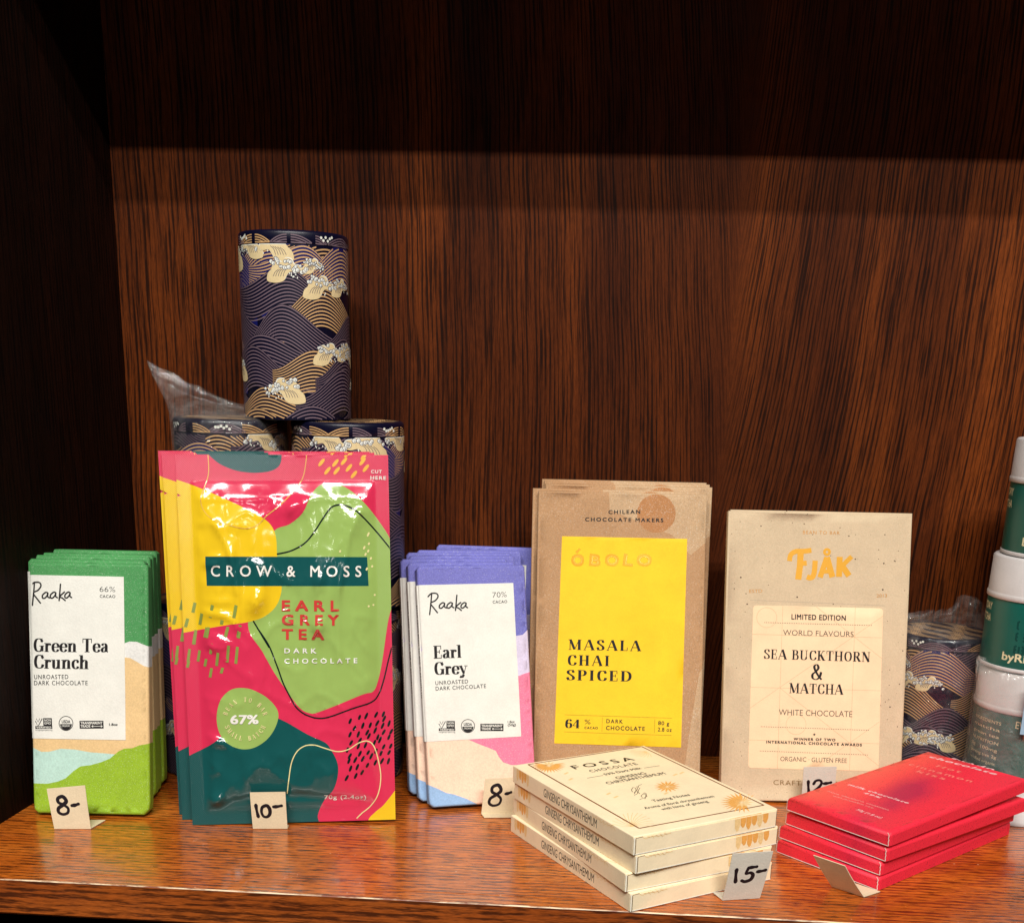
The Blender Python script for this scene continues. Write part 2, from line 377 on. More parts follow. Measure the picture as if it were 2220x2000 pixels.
class Art:
    """decals gathered for one part: list of (verts2d mm, faces, material, level)"""
    def __init__(s, face): s.F = face; s.d = []
    def raw(s, vs, fs, m, lv=1): s.d.append((vs, fs, m, lv))
    def text(s, txt, p0, p1, h, m, font='sans', lv=2, bold=0.0, track=1.0, shear=0.0, T=None, mm=None):
        """text whose baseline runs p0 -> p1 (crop px) with cap height h (px)"""
        parts, wd = serif_text(txt, T, track - 1) if font == 'serif' else sans_text(txt, bold, track, shear)
        (x0, y0), (x1, y1) = p0, p1
        if mm:      # foreshortened face: keep the letters upright on the face itself, cap height in mm
            (x0, y0), (x1, y1) = s.F.p(x0, y0), s.F.p(x1, y1)
            L = math.hypot(x1 - x0, y1 - y0); ux, uy = (x1 - x0) / L, (y1 - y0) / L
            for k, (vs, fs) in enumerate(parts):
                s.raw([(x0 + ux*a/wd*L - uy*b*mm, y0 + uy*a/wd*L + ux*b*mm) for a, b in vs], fs, m, lv + 0.04 * k)
            return
        L = math.hypot(x1 - x0, y1 - y0); ux, uy = (x1 - x0) / L, (y1 - y0) / L
        for k, (vs, fs) in enumerate(parts):
            q = [(x0 + ux*a/wd*L + uy*b*h, y0 + uy*a/wd*L - ux*b*h) for a, b in vs]
            s.raw(s.F.pts(q), fs, m, lv + 0.04 * k)
    def textmm(s, txt, u, v, wd_mm, h_mm, m, ang=0.0, font='sans', lv=2, bold=0.0, track=1.0, T=None):
        parts, wd = serif_text(txt, T, track - 1) if font == 'serif' else sans_text(txt, bold, track)
        c_, s_ = math.cos(ang), math.sin(ang)
        for k, (vs, fs) in enumerate(parts):
            q = [(a / wd * wd_mm, b * h_mm) for a, b in vs]
            s.raw([(u + a*c_ - b*s_, v + a*s_ + b*c_) for a, b in q], fs, m, lv + 0.04 * k)
    def pen(s, ch, x, y, sx, sy, wd, m, lv=2, skew=0.0):
        for k, st in enumerate(PEN[ch]):
            q = [(x + a*sx + b*skew*sx, y - b*sy) for a, b in cr(st, n=6)]
            F = s.F.pts(q); vs, fs = ribbon(F, wd); s.raw(vs, fs, m, lv + 0.1 * k)
            for e in (0, -1): s.raw(*disc(F[e][0], F[e][1], wd / 2, 8), m, lv + 0.1 * k + 0.05)
    def line(s, pts, wd, m, lv=1, smooth=False, step=4.0):
        q = s.F.pts(cr(pts, n=8) if smooth else pts)
        if not smooth:
            o = []
            for a, b in zip(q[:-1], q[1:]):
                n = max(1, int(math.dist(a, b) / step)); o += [(a[0]+(b[0]-a[0])*i/n, a[1]+(b[1]-a[1])*i/n) for i in range(n)]
            q = o + [q[-1]]
        s.raw(*ribbon(q, wd), m, lv)
    def oval(s, x, y, L, wd, ang, m, lv=1):
        cx, cy = s.F.p(x, y); c_, s_ = math.cos(ang), math.sin(ang); n = 12; q = []
        for k in range(n):
            t = 2*math.pi*k/n; a, b = L/2*math.cos(t), wd/2*math.copysign(abs(math.sin(t))**0.7, math.sin(t)); q.append((cx + a*c_ - b*s_, cy + a*s_ + b*c_))
        s.raw(q, [tuple(range(n))], m, lv)
    def panel(s, x0, y0, x1, y1, m, lv=1):
        p, q = s.F.p(x0, (y0+y1)/2), s.F.p(x1, (y0+y1)/2); h = abs(s.F.p(x0, y0)[1] - s.F.p(x0, y1)[1])
        n = max(2, int(math.dist(p, q) / 1.5)); s.raw(*ribbon([(p[0]+(q[0]-p[0])*i/n, p[1]+(q[1]-p[1])*i/n) for i in range(n+1)], h), m, lv)
    def poly(s, pts, m, lv=1, smooth=False, closed=True):
        q = s.F.pts(cr(pts, True, 8) if smooth else pts); s.raw(q, [tuple(range(len(q)))], m, lv)
    def fill(s, poly, m, lv=1, step=1.6):
        """filled outline cut into narrow columns, so that it can follow a tin"""
        poly = ccw(poly); n = len(poly); vs = list(poly); ed = []
        xs = [p[0] for p in poly]; ys = [p[1] for p in poly]; x = min(xs) + step
        while x < max(xs): b = len(vs); vs += [(x, min(ys) - 1), (x, max(ys) + 1)]; ed.append((b, b + 1)); x += step
        ov, _, of, _, _, og = cdt([V(p) for p in vs], ed, [tuple(range(n))], 0, 1e-4)
        fs = [tuple(f) for f, o in zip(of, og) if o]
        if fs: s.raw([tuple(p) for p in ov], fs, m, lv)
    def dots(s, p0, p1, n, r, m, lv=2):
        for i in range(n):
            t = i / (n - 1); q = s.F.p(p0[0] + (p1[0]-p0[0])*t, p0[1] + (p1[1]-p0[1])*t)
            s.raw(*disc(q[0], q[1], r, 6), m, lv)
    def emit(s, mb, P, lift=0.05):
        """P(u mm, v mm, off mm) -> xyz in metres"""
        for vs, fs, m, lv in s.d:
            area = 0
            for f in fs[:3]:
                for i in range(len(f)):
                    a, b = vs[f[i]], vs[f[(i + 1) % len(f)]]; area += a[0]*b[1] - b[0]*a[1]
            if area < 0: fs = [tuple(reversed(f)) for f in fs]
            mb.add([P(a, b, lift * lv) for a, b in vs], fs, m, False, vs)

def ccw(p):
    a = sum(p[i][0]*p[(i+1) % len(p)][1] - p[(i+1) % len(p)][0]*p[i][1] for i in range(len(p)))
    return list(p) if a > 0 else list(reversed(p))
def inset(poly, d):
    """inset of a convex polygon"""
    n = len(poly); out = []
    for i in range(n):
        a, b, c = [np.array(poly[(i + k) % n], float) for k in (-1, 0, 1)]
        e1 = (b - a) / np.linalg.norm(b - a); e2 = (c - b) / np.linalg.norm(c - b)
        n1, n2 = np.array([-e1[1], e1[0]]), np.array([-e2[1], e2[0]])
        bis = n1 + n2; bis /= np.linalg.norm(bis); out.append(tuple(b + bis * d / max(0.3, bis @ n1)))
    return out

def slab(mb, outline, base, polys=(), thick=5.0, rnd=1.0, grid=12.0, extra=None, side=None, smooth=True):
    """closed slab: printed front (colour areas partitioned exactly), rounded rim, plain back. Front looks to -Y.
    returns P(u, v, off) for decals"""
    outline = ccw(outline); no = len(outline)
    E = [(np.array(outline[i], float), np.array(outline[(i + 1) % no], float)) for i in range(no)]
    nrm = []
    for a, b in E:
        d = (b - a) / np.linalg.norm(b - a); nrm.append(np.array([-d[1], d[0]]))
    def fz(u, v):
        dd = min((u - a[0])*n[0] + (v - a[1])*n[1] for (a, _), n in zip(E, nrm)); dd = max(dd, 0)
        z = thick
        if dd < rnd: z -= rnd * (1 - math.sqrt(max(0, 1 - (1 - dd / rnd) ** 2)))
        if extra: z += extra(u, v)
        return z
    P = lambda u, v, off=0.0: (u * 1e-3, -(fz(u, v) + off) * 1e-3, v * 1e-3)
    vs = list(outline); faces = [tuple(range(no))]; mats = [base]; edges = []
    for pl, m_ in polys:
        pl = ccw(pl); b = len(vs); vs += pl; faces.append(tuple(range(b, b + len(pl)))); mats.append(m_)
    for k in (0.08, 0.3, 0.62, 1.0):
        if rnd > 0.2:
            q = inset(outline, rnd * k); b = len(vs); vs += q; edges += [(b + i, b + (i + 1) % no) for i in range(no)]
    us = [p[0] for p in outline]; ws = [p[1] for p in outline]
    if grid:
        u0, u1, v0, v1 = min(us), max(us), min(ws), max(ws)
        off = max(rnd, 0.5) * 1.07
        for k in range(1, int((u1 - u0 - 2*off) / grid) + 1):
            b = len(vs); x = u0 + off + k * grid * 0.9973; vs += [(x, v0 + off), (x, v1 - off)]; edges.append((b, b + 1))
        for k in range(1, int((v1 - v0 - 2*off) / grid) + 1):
            b = len(vs); y = v0 + off + k * grid * 0.9981; vs += [(u0 + off, y), (u1 - off, y)]; edges.append((b, b + 1))
    ov, oe, of, _, _, orig = cdt([V(p) for p in vs], edges, faces, 0, 1e-4)
    F = []; M = []; cnt = {}
    for f, o in zip(of, orig):
        if 0 not in o: continue
        f = list(f)
        a, b, c = ov[f[0]], ov[f[1]], ov[f[2]]
        ar = (b.x-a.x)*(c.y-a.y) - (c.x-a.x)*(b.y-a.y)
        if abs(ar) < 1e-9: continue
        if ar < 0: f.reverse()
        F.append(tuple(f)); M.append(mats[max(o)])
        for i in range(3):
            e = (f[i], f[(i + 1) % 3]); cnt[e] = len(F) - 1
    used = sorted({i for f in F for i in f}); idx = {k: i for i, k in enumerate(used)}
    mb.add([P(ov[k].x, ov[k].y) for k in used], [tuple(idx[i] for i in f) for f in F], M, smooth, [tuple(ov[k]) for k in used])
    rim = [(e, fi) for e, fi in cnt.items() if (e[1], e[0]) not in cnt]
    for (a, b), fi in rim:
        pa, pb = ov[a], ov[b]; A, B = P(pa.x, pa.y), P(pb.x, pb.y)
        mb.add([A, (A[0], 0, A[2]), (B[0], 0, B[2]), B], [(0, 1, 2, 3)], side or M[fi], False, [tuple(pa), tuple(pa), tuple(pb), tuple(pb)])
    mb.add([(p[0]*1e-3, 0, p[1]*1e-3) for p in outline], [tuple(reversed(range(no)))], side or base, False, outline)
    return P
def rect(u0, v0, u1, v1): return [(u0, v0), (u1, v0), (u1, v1), (u0, v1)]
def rrect(u0, v0, u1, v1, r, n=4):
    o = []
    for cx, cy, a in ((u1-r, v0+r, -90), (u1-r, v1-r, 0), (u0+r, v1-r, 90), (u0+r, v0+r, 180)):
        o += [(cx + r*math.cos(R(a + 90*k/n)), cy + r*math.sin(R(a + 90*k/n))) for k in range(n + 1)]
    return o
def nz(u, v, s, seed=0.0): return noise.noise(V((u * s, v * s, seed)))

# ------------------------------------------------------------------ materials
INK = paper('black_ink', (28, 25, 26), 0.6, 0.3, grain=0.2, bump=0.1)
MARK = paper('marker_ink', (22, 14, 22), 0.5, 0.4, grain=0.2, bump=0.1)
WHITEP = paper('white_label_paper', (232, 231, 222), 0.8, grain=0.04, bump=0.5)
CARD = paper('price_card', (222, 205, 172), 0.8, grain=0.05, bump=0.5)

WC = [(92, 34, 16), (118, 46, 20), (142, 62, 26), (38, 10, 6)]
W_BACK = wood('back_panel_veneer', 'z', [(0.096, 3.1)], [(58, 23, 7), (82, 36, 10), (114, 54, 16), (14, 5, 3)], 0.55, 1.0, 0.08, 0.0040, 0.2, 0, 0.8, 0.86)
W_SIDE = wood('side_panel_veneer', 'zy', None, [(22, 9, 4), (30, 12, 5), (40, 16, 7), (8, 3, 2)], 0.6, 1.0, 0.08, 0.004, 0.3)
W_SHELF = wood('shelf_veneer', 'x', None, [(164, 74, 19), (196, 102, 30), (220, 132, 52), (72, 26, 8)], 0.2, 1.0, 0.5, 0.0044, 0.2, 0.4, 3.4, 0.84)
W_EDGE = wood('shelf_edge_veneer', 'x', None, [(116, 52, 17), (150, 72, 24), (174, 92, 34), (40, 14, 7)], 0.36, 1.0, 0.45, 0.0040, 0.3, 0.0, 2.4, 0.8)
def worn_edge():
    n = NT('worn_edge'); X, Y, Z = n.xyz(n.obj())
    g = n.noise(n.vec(n.mul(X, 45), n.mul(Z, 300), n.mul(Y, 300)), 1, 4, 0.7)
    g2 = n.add(n.noise(n.vec(n.mul(X, 3.5), 0.4, 0.2), 1, 2), n.mul(X, 0.4))
    f = n.math('MULTIPLY', n.rampf(n.add(g, n.mul(n.sub(g2, 0.5), 0.5)), 0.38, 0.56), 1.0, clamp=True)
    return n.out(n.mix(f, lin((128, 58, 24)), lin((240, 214, 176))), 0.45, 0.5)
W_WORN = worn_edge()

# ------------------------------------------------------------------ the shelf unit
YB, XL, XL0, XR = 0.30024, -0.37224, -0.4018, 0.62
unit = empty('shelf_unit')
tag(unit, 'dark wood shelf unit the chocolate stands in', 'shelf unit')
b = MB(); b.box((-0.5, YB, -0.45), (0.75, YB + 0.012, 1.3), W_BACK); b.build('back_panel', unit)
def side(name, xb, xf, t):
    b = MB(); z0, z1 = -0.45, 1.3
    y0, y1 = -0.012, YB - 0.0005
    xs = [(xb, y1), (xf, y0), (xf + t, y0), (xb + t, y1)]
    if t < 0: xs = xs[::-1]
    xs = xs[::-1]
    v = [(x, y, z0) for x, y in xs] + [(x, y, z1) for x, y in xs]
    b.add(v, [(3, 2, 1, 0), (4, 5, 6, 7), (0, 1, 5, 4), (1, 2, 6, 5), (2, 3, 7, 6), (3, 0, 4, 7)], W_SIDE)
    return b.build(name, unit)
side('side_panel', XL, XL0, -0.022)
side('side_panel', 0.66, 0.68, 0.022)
def board(z_top, z_bot, edge_name='front_edge'):
    """shelf board between the side panels with a solid lipping whose arris is worn"""
    b = MB()
    pts = [(XL0 + 0.0009, 0.002), (0.679, 0.002), (0.6598, YB - 0.001), (XL + 0.0008, YB - 0.001)]
    v = [(x, y, z_bot + 0.002) for x, y in pts] + [(x, y, z_top) for x, y in pts]
    b.add(v, [(3, 2, 1, 0), (4, 5, 6, 7), (0, 1, 5, 4), (1, 2, 6, 5), (2, 3, 7, 6), (3, 0, 4, 7)], W_SHELF)
    sh = b.build('shelf_board', unit)
    b = MB(); n = 160; x0, x1 = XL0 + 0.0015, 0.6785
    prof = [(0.0019, z_bot), (-0.0100, z_bot), (-0.0112, z_bot + 0.0015), (-0.0112, z_top - 0.0008), (-0.0109, z_top - 0.0003), (-0.0104, z_top - 0.00015), (0.0019, z_top - 0.0002)]
    mats = [W_EDGE, W_EDGE, W_EDGE, W_WORN, W_WORN, W_SHELF]
    vs = []
    for i in range(n + 1):
        x = x0 + (x1 - x0) * i / n
        k = 0.0003 * noise.noise(V((x * 30, 0, z_top))) + 0.0002 * noise.noise(V((x * 160, 1, z_top)))
        for j, (y, z) in enumerate(prof): vs.append((x, y + (k if j in (3, 4) else 0), z - (abs(k) if j in (4, 5) else 0)))
    fs, ms = [], []
    q = len(prof)
    for i in range(n):
        for j in range(q - 1):
            fs.append((i*q + j, i*q + j + 1, (i+1)*q + j + 1, (i+1)*q + j)); ms.append(mats[j])
    b.add(vs, fs, ms)
    return b.build(edge_name, sh)
board(0.0, -0.0238)
board(0.731, 0.700)

# ------------------------------------------------------------------ green and blue wrapped bars
BW, BH, BT = 80.0, 172.4, 9.4
def bar_parts(root, F, base, polys, label_px, lab_art, lab_uv, seed):
    """wrapper with its folded ends and colour landscape, plus the paper label that turns round the left edge"""
    W, H = BW, BH
    out = [(3.0, 0.3), (W - 4, 0), (W - 0.5, 4), (W, 9), (W, H - 1.6), (W - 1.8, H), (2.2, H + 0.2), (0.2, H - 2), (0, 8), (0.3, 3.0)]
    def ex(u, v):
        d = min(u, W - u, v, H - v); k = min(1, max(0, d / 6))
        fold = 0.35 * math.exp(-((v - (H - 13 + 1.5*math.sin(u*0.08 + seed))) / 1.6) ** 2) if v > H - 22 else 0
        return k * (0.32 * nz(u, v, 0.03, seed) + 0.07 * nz(u, v, 0.13, seed)) - 0.9 * (1 - k) * abs(nz(u, v, 0.2, seed + 3)) + 0 * fold
    b = MB(); P = slab(b, out, base, polys, BT, 2.0, 4.0, ex)
    # folded end flaps: shallow triangles standing a little proud of the bottom edge
    b.build('wrapper', root)
    u0, v0, u1, v1 = lab_uv
    l = MB()
    n = 12; m_ = 24; vs, fs = [], []
    cols = [(-0.35, 0.3), (-0.35, 4.0), (-0.35, 7.6)]  # spine strip (x offset, depth)
    us = [0.0, 0.12, 0.35, 0.7, 1.15, 1.6, 2.1] + [2.1 + (u1 - 2.1) * i / n for i in range(1, n + 1)]
    rows = [v0 + (v1 - v0) * j / m_ for j in range(m_ + 1)]
    for v in rows:
        for (x, y) in cols: vs.append((x * 1e-3, -y * 1e-3, v * 1e-3))
        for u in us: vs.append(P(max(u, 0.02), v, 0.32))
    q = len(cols) + len(us)
    for j in range(m_):
        for i in range(q - 1): fs.append((j*q + i, j*q + i + 1, (j+1)*q + i + 1, (j+1)*q + i))
    l.add(vs, fs, WHITEP, True)
    # paper thickness on the free edge
    ed = [P(u1, v, 0.32) for v in rows] + [P(u1, v, 0.0) for v in rows]; k = len(rows)
    l.add(ed, [(i, k + i, k + i + 1, i + 1) for i in range(k - 1)], WHITEP)
    ed = [P(u, v1, 0.32) for u in us] + [P(u, v1, 0.0) for u in us]; k = len(us)
    l.add(ed, [(i, i + 1, k + i + 1, k + i) for i in range(k - 1)], WHITEP)
    lab_art.emit(l, lambda u, v, off: P(u, v, off + 0.34))
    # spine line of small capitals reading downwards
    parts, wd = sans_text('MADE FROM BEAN TO BAR IN BROOKLYN', 0.012, 1.1)
    for pv, pf in parts:
        l.add([(-0.00042, -(2.4 + bb * 3.2) * 1e-3, (v1 - 14 - aa / wd * 66) * 1e-3) for aa, bb in pv], [tuple(reversed(f)) for f in pf], INK)
    l.build('label', root)

def badge_row(a, S, xs, y, m):
    """certification marks on the paper label: tick with butterfly, round seal, black panel with an arrow"""
    k = S
    x = xs[0]
    a.line([(x, y - 20*k), (x + 16*k, y + 10*k), (x + 40*k, y - 34*k)], 0.55, m, 2)
    a.line([(x + 6*k, y - 34*k), (x + 16*k, y - 14*k), (x + 26*k, y - 34*k)], 0.4, m, 2.2)
    a.panel(x + 46*k, y - 36*k, x + 96*k, y + 8*k, m, 2)
    a.text('NON', (x + 52*k, y - 18*k), (x + 90*k, y - 18*k), 12*k, WHITEP, lv=3.2, bold=0.02)
    a.text('GMO', (x + 52*k, y - 1*k), (x + 90*k, y - 1*k), 12*k, WHITEP, lv=3.2, bold=0.02)
    a.panel(x, y + 8*k, x + 98*k, y + 24*k, m, 2.6)
    a.text('VERIFIED', (x + 6*k, y + 21*k), (x + 92*k, y + 21*k), 10*k, WHITEP, lv=3.8, bold=0.02)
    a.text('nongmoproject.org', (x, y + 35*k), (x + 98*k, y + 35*k), 8*k, m, lv=2)
    x = xs[1]
    ring = [(x + 40*k*math.cos(t), y - 6*k + 40*k*math.sin(t)) for t in [2*math.pi*i/24 for i in range(25)]]
    a.line(ring, 0.45, m, 2, step=99)
    a.text('USDA', (x - 24*k, y - 8*k), (x + 24*k, y - 8*k), 16*k, m, lv=2, bold=0.03)
    a.poly([(x + 34*k*math.cos(t), y - 2*k + 34*k*math.sin(t)) for t in [math.pi*i/12 for i in range(13)]], m, 2)
    a.text('ORGANIC', (x - 24*k, y + 13*k), (x + 24*k, y + 13*k), 10*k, WHITEP, lv=3.2, bold=0.01)
    x = xs[2]
    a.panel(x, y - 20*k, x + 138*k, y + 24*k, m, 2)
    a.text('TRANSPARENT', (x + 6*k, y - 1*k), (x + 132*k, y - 1*k), 13*k, WHITEP, lv=3.2, bold=0.03)
    a.text('TRADE', (x + 6*k, y + 17*k), (x + 62*k, y + 17*k), 13*k, WHITEP, lv=3.2, bold=0.03)
    a.line([(x + 72*k, y + 11*k), (x + 130*k, y + 11*k)], 0.35, WHITEP, 3.2)
    for s_, xx in ((1, 68*k), (-1, 134*k)):
        a.poly([(x + xx, y + 11*k), (x + xx + s_*10*k, y + 4*k), (x + xx + s_*10*k, y + 18*k)], WHITEP, 3.4)

# --- green tea bar
GC = [(72.5, 1769.6), (330.7, 1774.5), (327.7, 1230.2), (64.1, 1223.7)]
F = Face(GC, BW, BH, (0, 1150, 2.6))
GRN = paper('green_wrapper_paper', (72, 146, 82), 0.7, 0.35, 0.25)
LIME = paper('lime_print', (146, 182, 38), 0.7, 0.35, 0.25)
TAN = paper('tan_print', (228, 194, 140), 0.75, 0.3, 0.1)
AQUA = paper('pale_blue_print', (186, 220, 208), 0.75, 0.3, 0.1)
WHT = paper('white_print', (226, 225, 220), 0.75, 0.3)
polys = [(F.pts([(150, 655), (300, 652), (500, 648), (720, 652), (745, 643), (790, 645), (830, 662), (900, 688), (900, 2000), (100, 2000), (100, 655)]), WHT),
         (F.pts([(150, 720), (400, 722), (720, 732), (750, 736), (790, 758), (830, 782), (900, 800), (900, 2000), (100, 2000)]), TAN),
         (F.pts([(100, 1232), (190, 1240), (235, 1262), (280, 1262), (350, 1245), (430, 1250), (520, 1266), (600, 1272), (680, 1280), (760, 1300), (900, 1330), (900, 2000), (100, 2000)]), AQUA),
         (F.pts([(100, 1438), (200, 1440), (270, 1442), (330, 1430), (375, 1412), (420, 1372), (460, 1345), (520, 1338), (580, 1322), (630, 1302), (680, 1262), (715, 1246), (760, 1244), (800, 1228), (850, 1220), (900, 1205), (900, 2000), (100, 2000)]), LIME)]
a = Art(F)
def raaka(a, x, y, s, wd):
    a.pen('R', x - 2*s, y + 12*s, 96*s, 118*s, wd, INK, 2, 0.04)
    a.pen('a', x + 62*s, y - 8*s, 88*s, 72*s, wd, INK, 2)
    a.pen('a', x + 108*s, y - 9*s, 88*s, 72*s, wd, INK, 2)
    a.pen('k', x + 158*s, y + 4*s, 84*s, 96*s, wd, INK, 2, 0.06)
    a.pen('a', x + 192*s, y - 10*s, 84*s, 70*s, wd, INK, 2)
raaka(a, 178, 412, 1.0, 1.0)
a.text('66%', (577, 362), (667, 364), 30, INK, bold=-0.012)
a.text('CACAO', (578, 395), (667, 397), 16, INK, bold=0.01, track=1.1)
a.text('Green Tea', (192, 698), (627, 703), 76, INK, 'serif', T=.19)
a.text('Crunch', (194, 792), (513, 797), 78, INK, 'serif', T=.19)
a.text('UNROASTED', (197, 852), (394, 852), 24, INK, bold=0.006, track=1.15)
a.text('DARK CHOCOLATE', (197, 886), (505, 887), 24, INK, bold=0.006, track=1.15)
badge_row(a, 1.0, [203, 380, 458], 1108, INK)
a.text('1.8oz', (629, 1116), (677, 1116), 13, INK, bold=0.03)
u1, v1 = F.p(716, 278); _, v0 = F.p(400, 1191)
def bar_root(q, k, dx=0, dz=0.0, dyaw=0.0, pitch=0.0098):
    x, y, yaw, lean = q
    d = pitch * k / math.cos(lean)
    o = empty('chocolate_bar', (0, 0, 0))
    return o
def place(o, q, thick, dist=0.0, shift=0.0, dyaw=0.0, dlean=0.0, roll=0.0):
    """stand a pack on the shelf so that its FRONT bottom edge starts at (x, y), turned by yaw, leaning back by lean"""
    x, y, yaw, lean = q; dist += 0.2 * max(0, math.sin(lean) - math.sin(lean + dlean)); yaw += dyaw; lean += dlean
    n = V((-math.sin(yaw), math.cos(yaw), 0)); r = V((math.cos(yaw), math.sin(yaw), 0))
    p = V((x, y, 0)) + n * (dist + thick) / math.cos(lean) + r * shift
    o.location = (p.x, p.y, 0.0002)
    o.rotation_mode = 'XYZ'; o.rotation_euler = (-lean, -roll, yaw)
GQ = (-0.3777, 0.0917, 0.0903, 0.2003)
root = empty('chocolate_bar'); bar_parts(root, F, GRN, polys, None, a, (0, v0, u1, v1), 1.0)
place(root, GQ, BT * 1e-3)
tag(root, 'front green paper wrapped chocolate bar with a white label, behind the left 8- price card', 'chocolate bar', 'green wrapped chocolate bars')
GL = ['green wrapped bar directly behind the front green bar, its label edge showing on the left',
      'middle one of the five green wrapped bars, third from the front',
      'green wrapped bar second from the back of the green row',
      'rearmost green wrapped bar, standing furthest right and deepest in the green row']
for i, (dx, dyw) in enumerate([(-0.0048, 0.006), (-0.0042, 0.02), (-0.0062, -0.015), (-0.0055, 0.012)]):
    o = copy_tree(root); place(o, GQ, BT * 1e-3, 0.0106 * (i + 1) + (0.0, 0.0012, -0.0004, 0.0016)[i], dx, dyw, (-0.018, -0.05, -0.062, -0.095)[i]); o['label'] = GL[i]

# --- earl grey bar
EC = [(932.2, 1760.6), (1161.4, 1743.4), (1133.5, 1232.0), (902.7, 1237.0)]
F = Face(EC, BW, BH, (860, 1150, 2.8))
PERI = paper('periwinkle_wrapper_paper', (114, 114, 190), 0.7, 0.35, 0.25)
LILAC = paper('lilac_print', (214, 203, 228), 0.75, 0.3)
PINK = paper('pink_print', (236, 128, 160), 0.75, 0.3, 0.3)
PEACH = paper('peach_print', (248, 212, 186), 0.75, 0.3)
SKY = paper('sky_blue_print', (150, 186, 226), 0.75, 0.3)
polys = [(F.pts([(60, 760), (300, 700), (600, 668), (720, 662), (755, 656), (780, 630), (800, 612), (860, 600), (900, 2000), (0, 2000)]), LILAC),
         (F.pts([(60, 960), (400, 950), (735, 905), (770, 890), (860, 865), (900, 2000), (0, 2000)]), PINK),
         (F.pts([(60, 1060), (150, 1120), (300, 1240), (440, 1296), (500, 1322), (560, 1345), (595, 1360), (612, 1395), (640, 1430), (690, 1446), (760, 1446), (900, 1450), (900, 2000), (0, 2000)]), PEACH),
         (F.pts([(60, 1480), (140, 1540), (200, 1570), (250, 1590), (300, 1615), (350, 1625), (420, 1650), (500, 1690), (520, 2000), (0, 2000)]), SKY)]
a = Art(F)
raaka(a, 186, 512, 1.0, 1.0)
a.text('70%', (572, 432), (657, 428), 32, INK, bold=-0.012)
a.text('CACAO', (574, 468), (660, 464), 17, INK, bold=0.01, track=1.1)
a.text('Earl', (222, 803), (390, 796), 78, INK, 'serif', T=.2)
a.text('Grey', (226, 902), (425, 894), 78, INK, 'serif', T=.2)
a.text('UNROASTED', (233, 962), (428, 951), 23, INK, bold=0.006, track=1.15)
a.text('DARK CHOCOLATE', (235, 996), (535, 979), 23, INK, bold=0.006, track=1.15)
badge_row(a, 1.0, [254, 428, 502], 1216, INK)
a.text('1.8oz', (666, 1192), (706, 1190), 14, INK, bold=0.02)
a.text('(50g)', (666, 1210), (714, 1208), 14, INK, bold=0.02)
u1, v1 = F.p(696, 343); _, v0 = F.p(740, 1273)
EQ = (-0.1076, 0.1363, 0.3387, 0.2891)
root = empty('chocolate_bar'); bar_parts(root, F, PERI, polys, None, a, (0, v0, u1, v1), 7.0)
place(root, EQ, BT * 1e-3)
tag(root, 'front blue wrapped chocolate bar with a white label, pink and peach below', 'chocolate bar', 'blue wrapped chocolate bars')
EL = ['blue wrapped bar directly behind the front blue bar, label spine showing at its left',
      'blue wrapped bar third from the front, label spine leftmost but one',
      'fourth blue wrapped bar from the front, in the middle of its row',
      'fifth blue wrapped bar from the front, only its upper edge showing',
      'sixth blue wrapped bar from the front, second from the back',
      'rearmost blue wrapped bar, turned a little the other way against the back panel']
for i, (dx, dyw, dl) in enumerate([(-0.0050, -0.01, -0.02), (-0.0095, -0.03, -0.045), (-0.0045, -0.06, -0.07), (-0.0075, -0.09, -0.09), (-0.003, -0.13, -0.11), (-0.011, -0.32, -0.16)]):
    o = copy_tree(root); place(o, EQ, BT * 1e-3, 0.0102 * (i + 1) + (0.0, 0.001, 0.0002, 0.0016, 0.0008, 0.013)[i], dx, dyw, dl); o['label'] = EL[i]

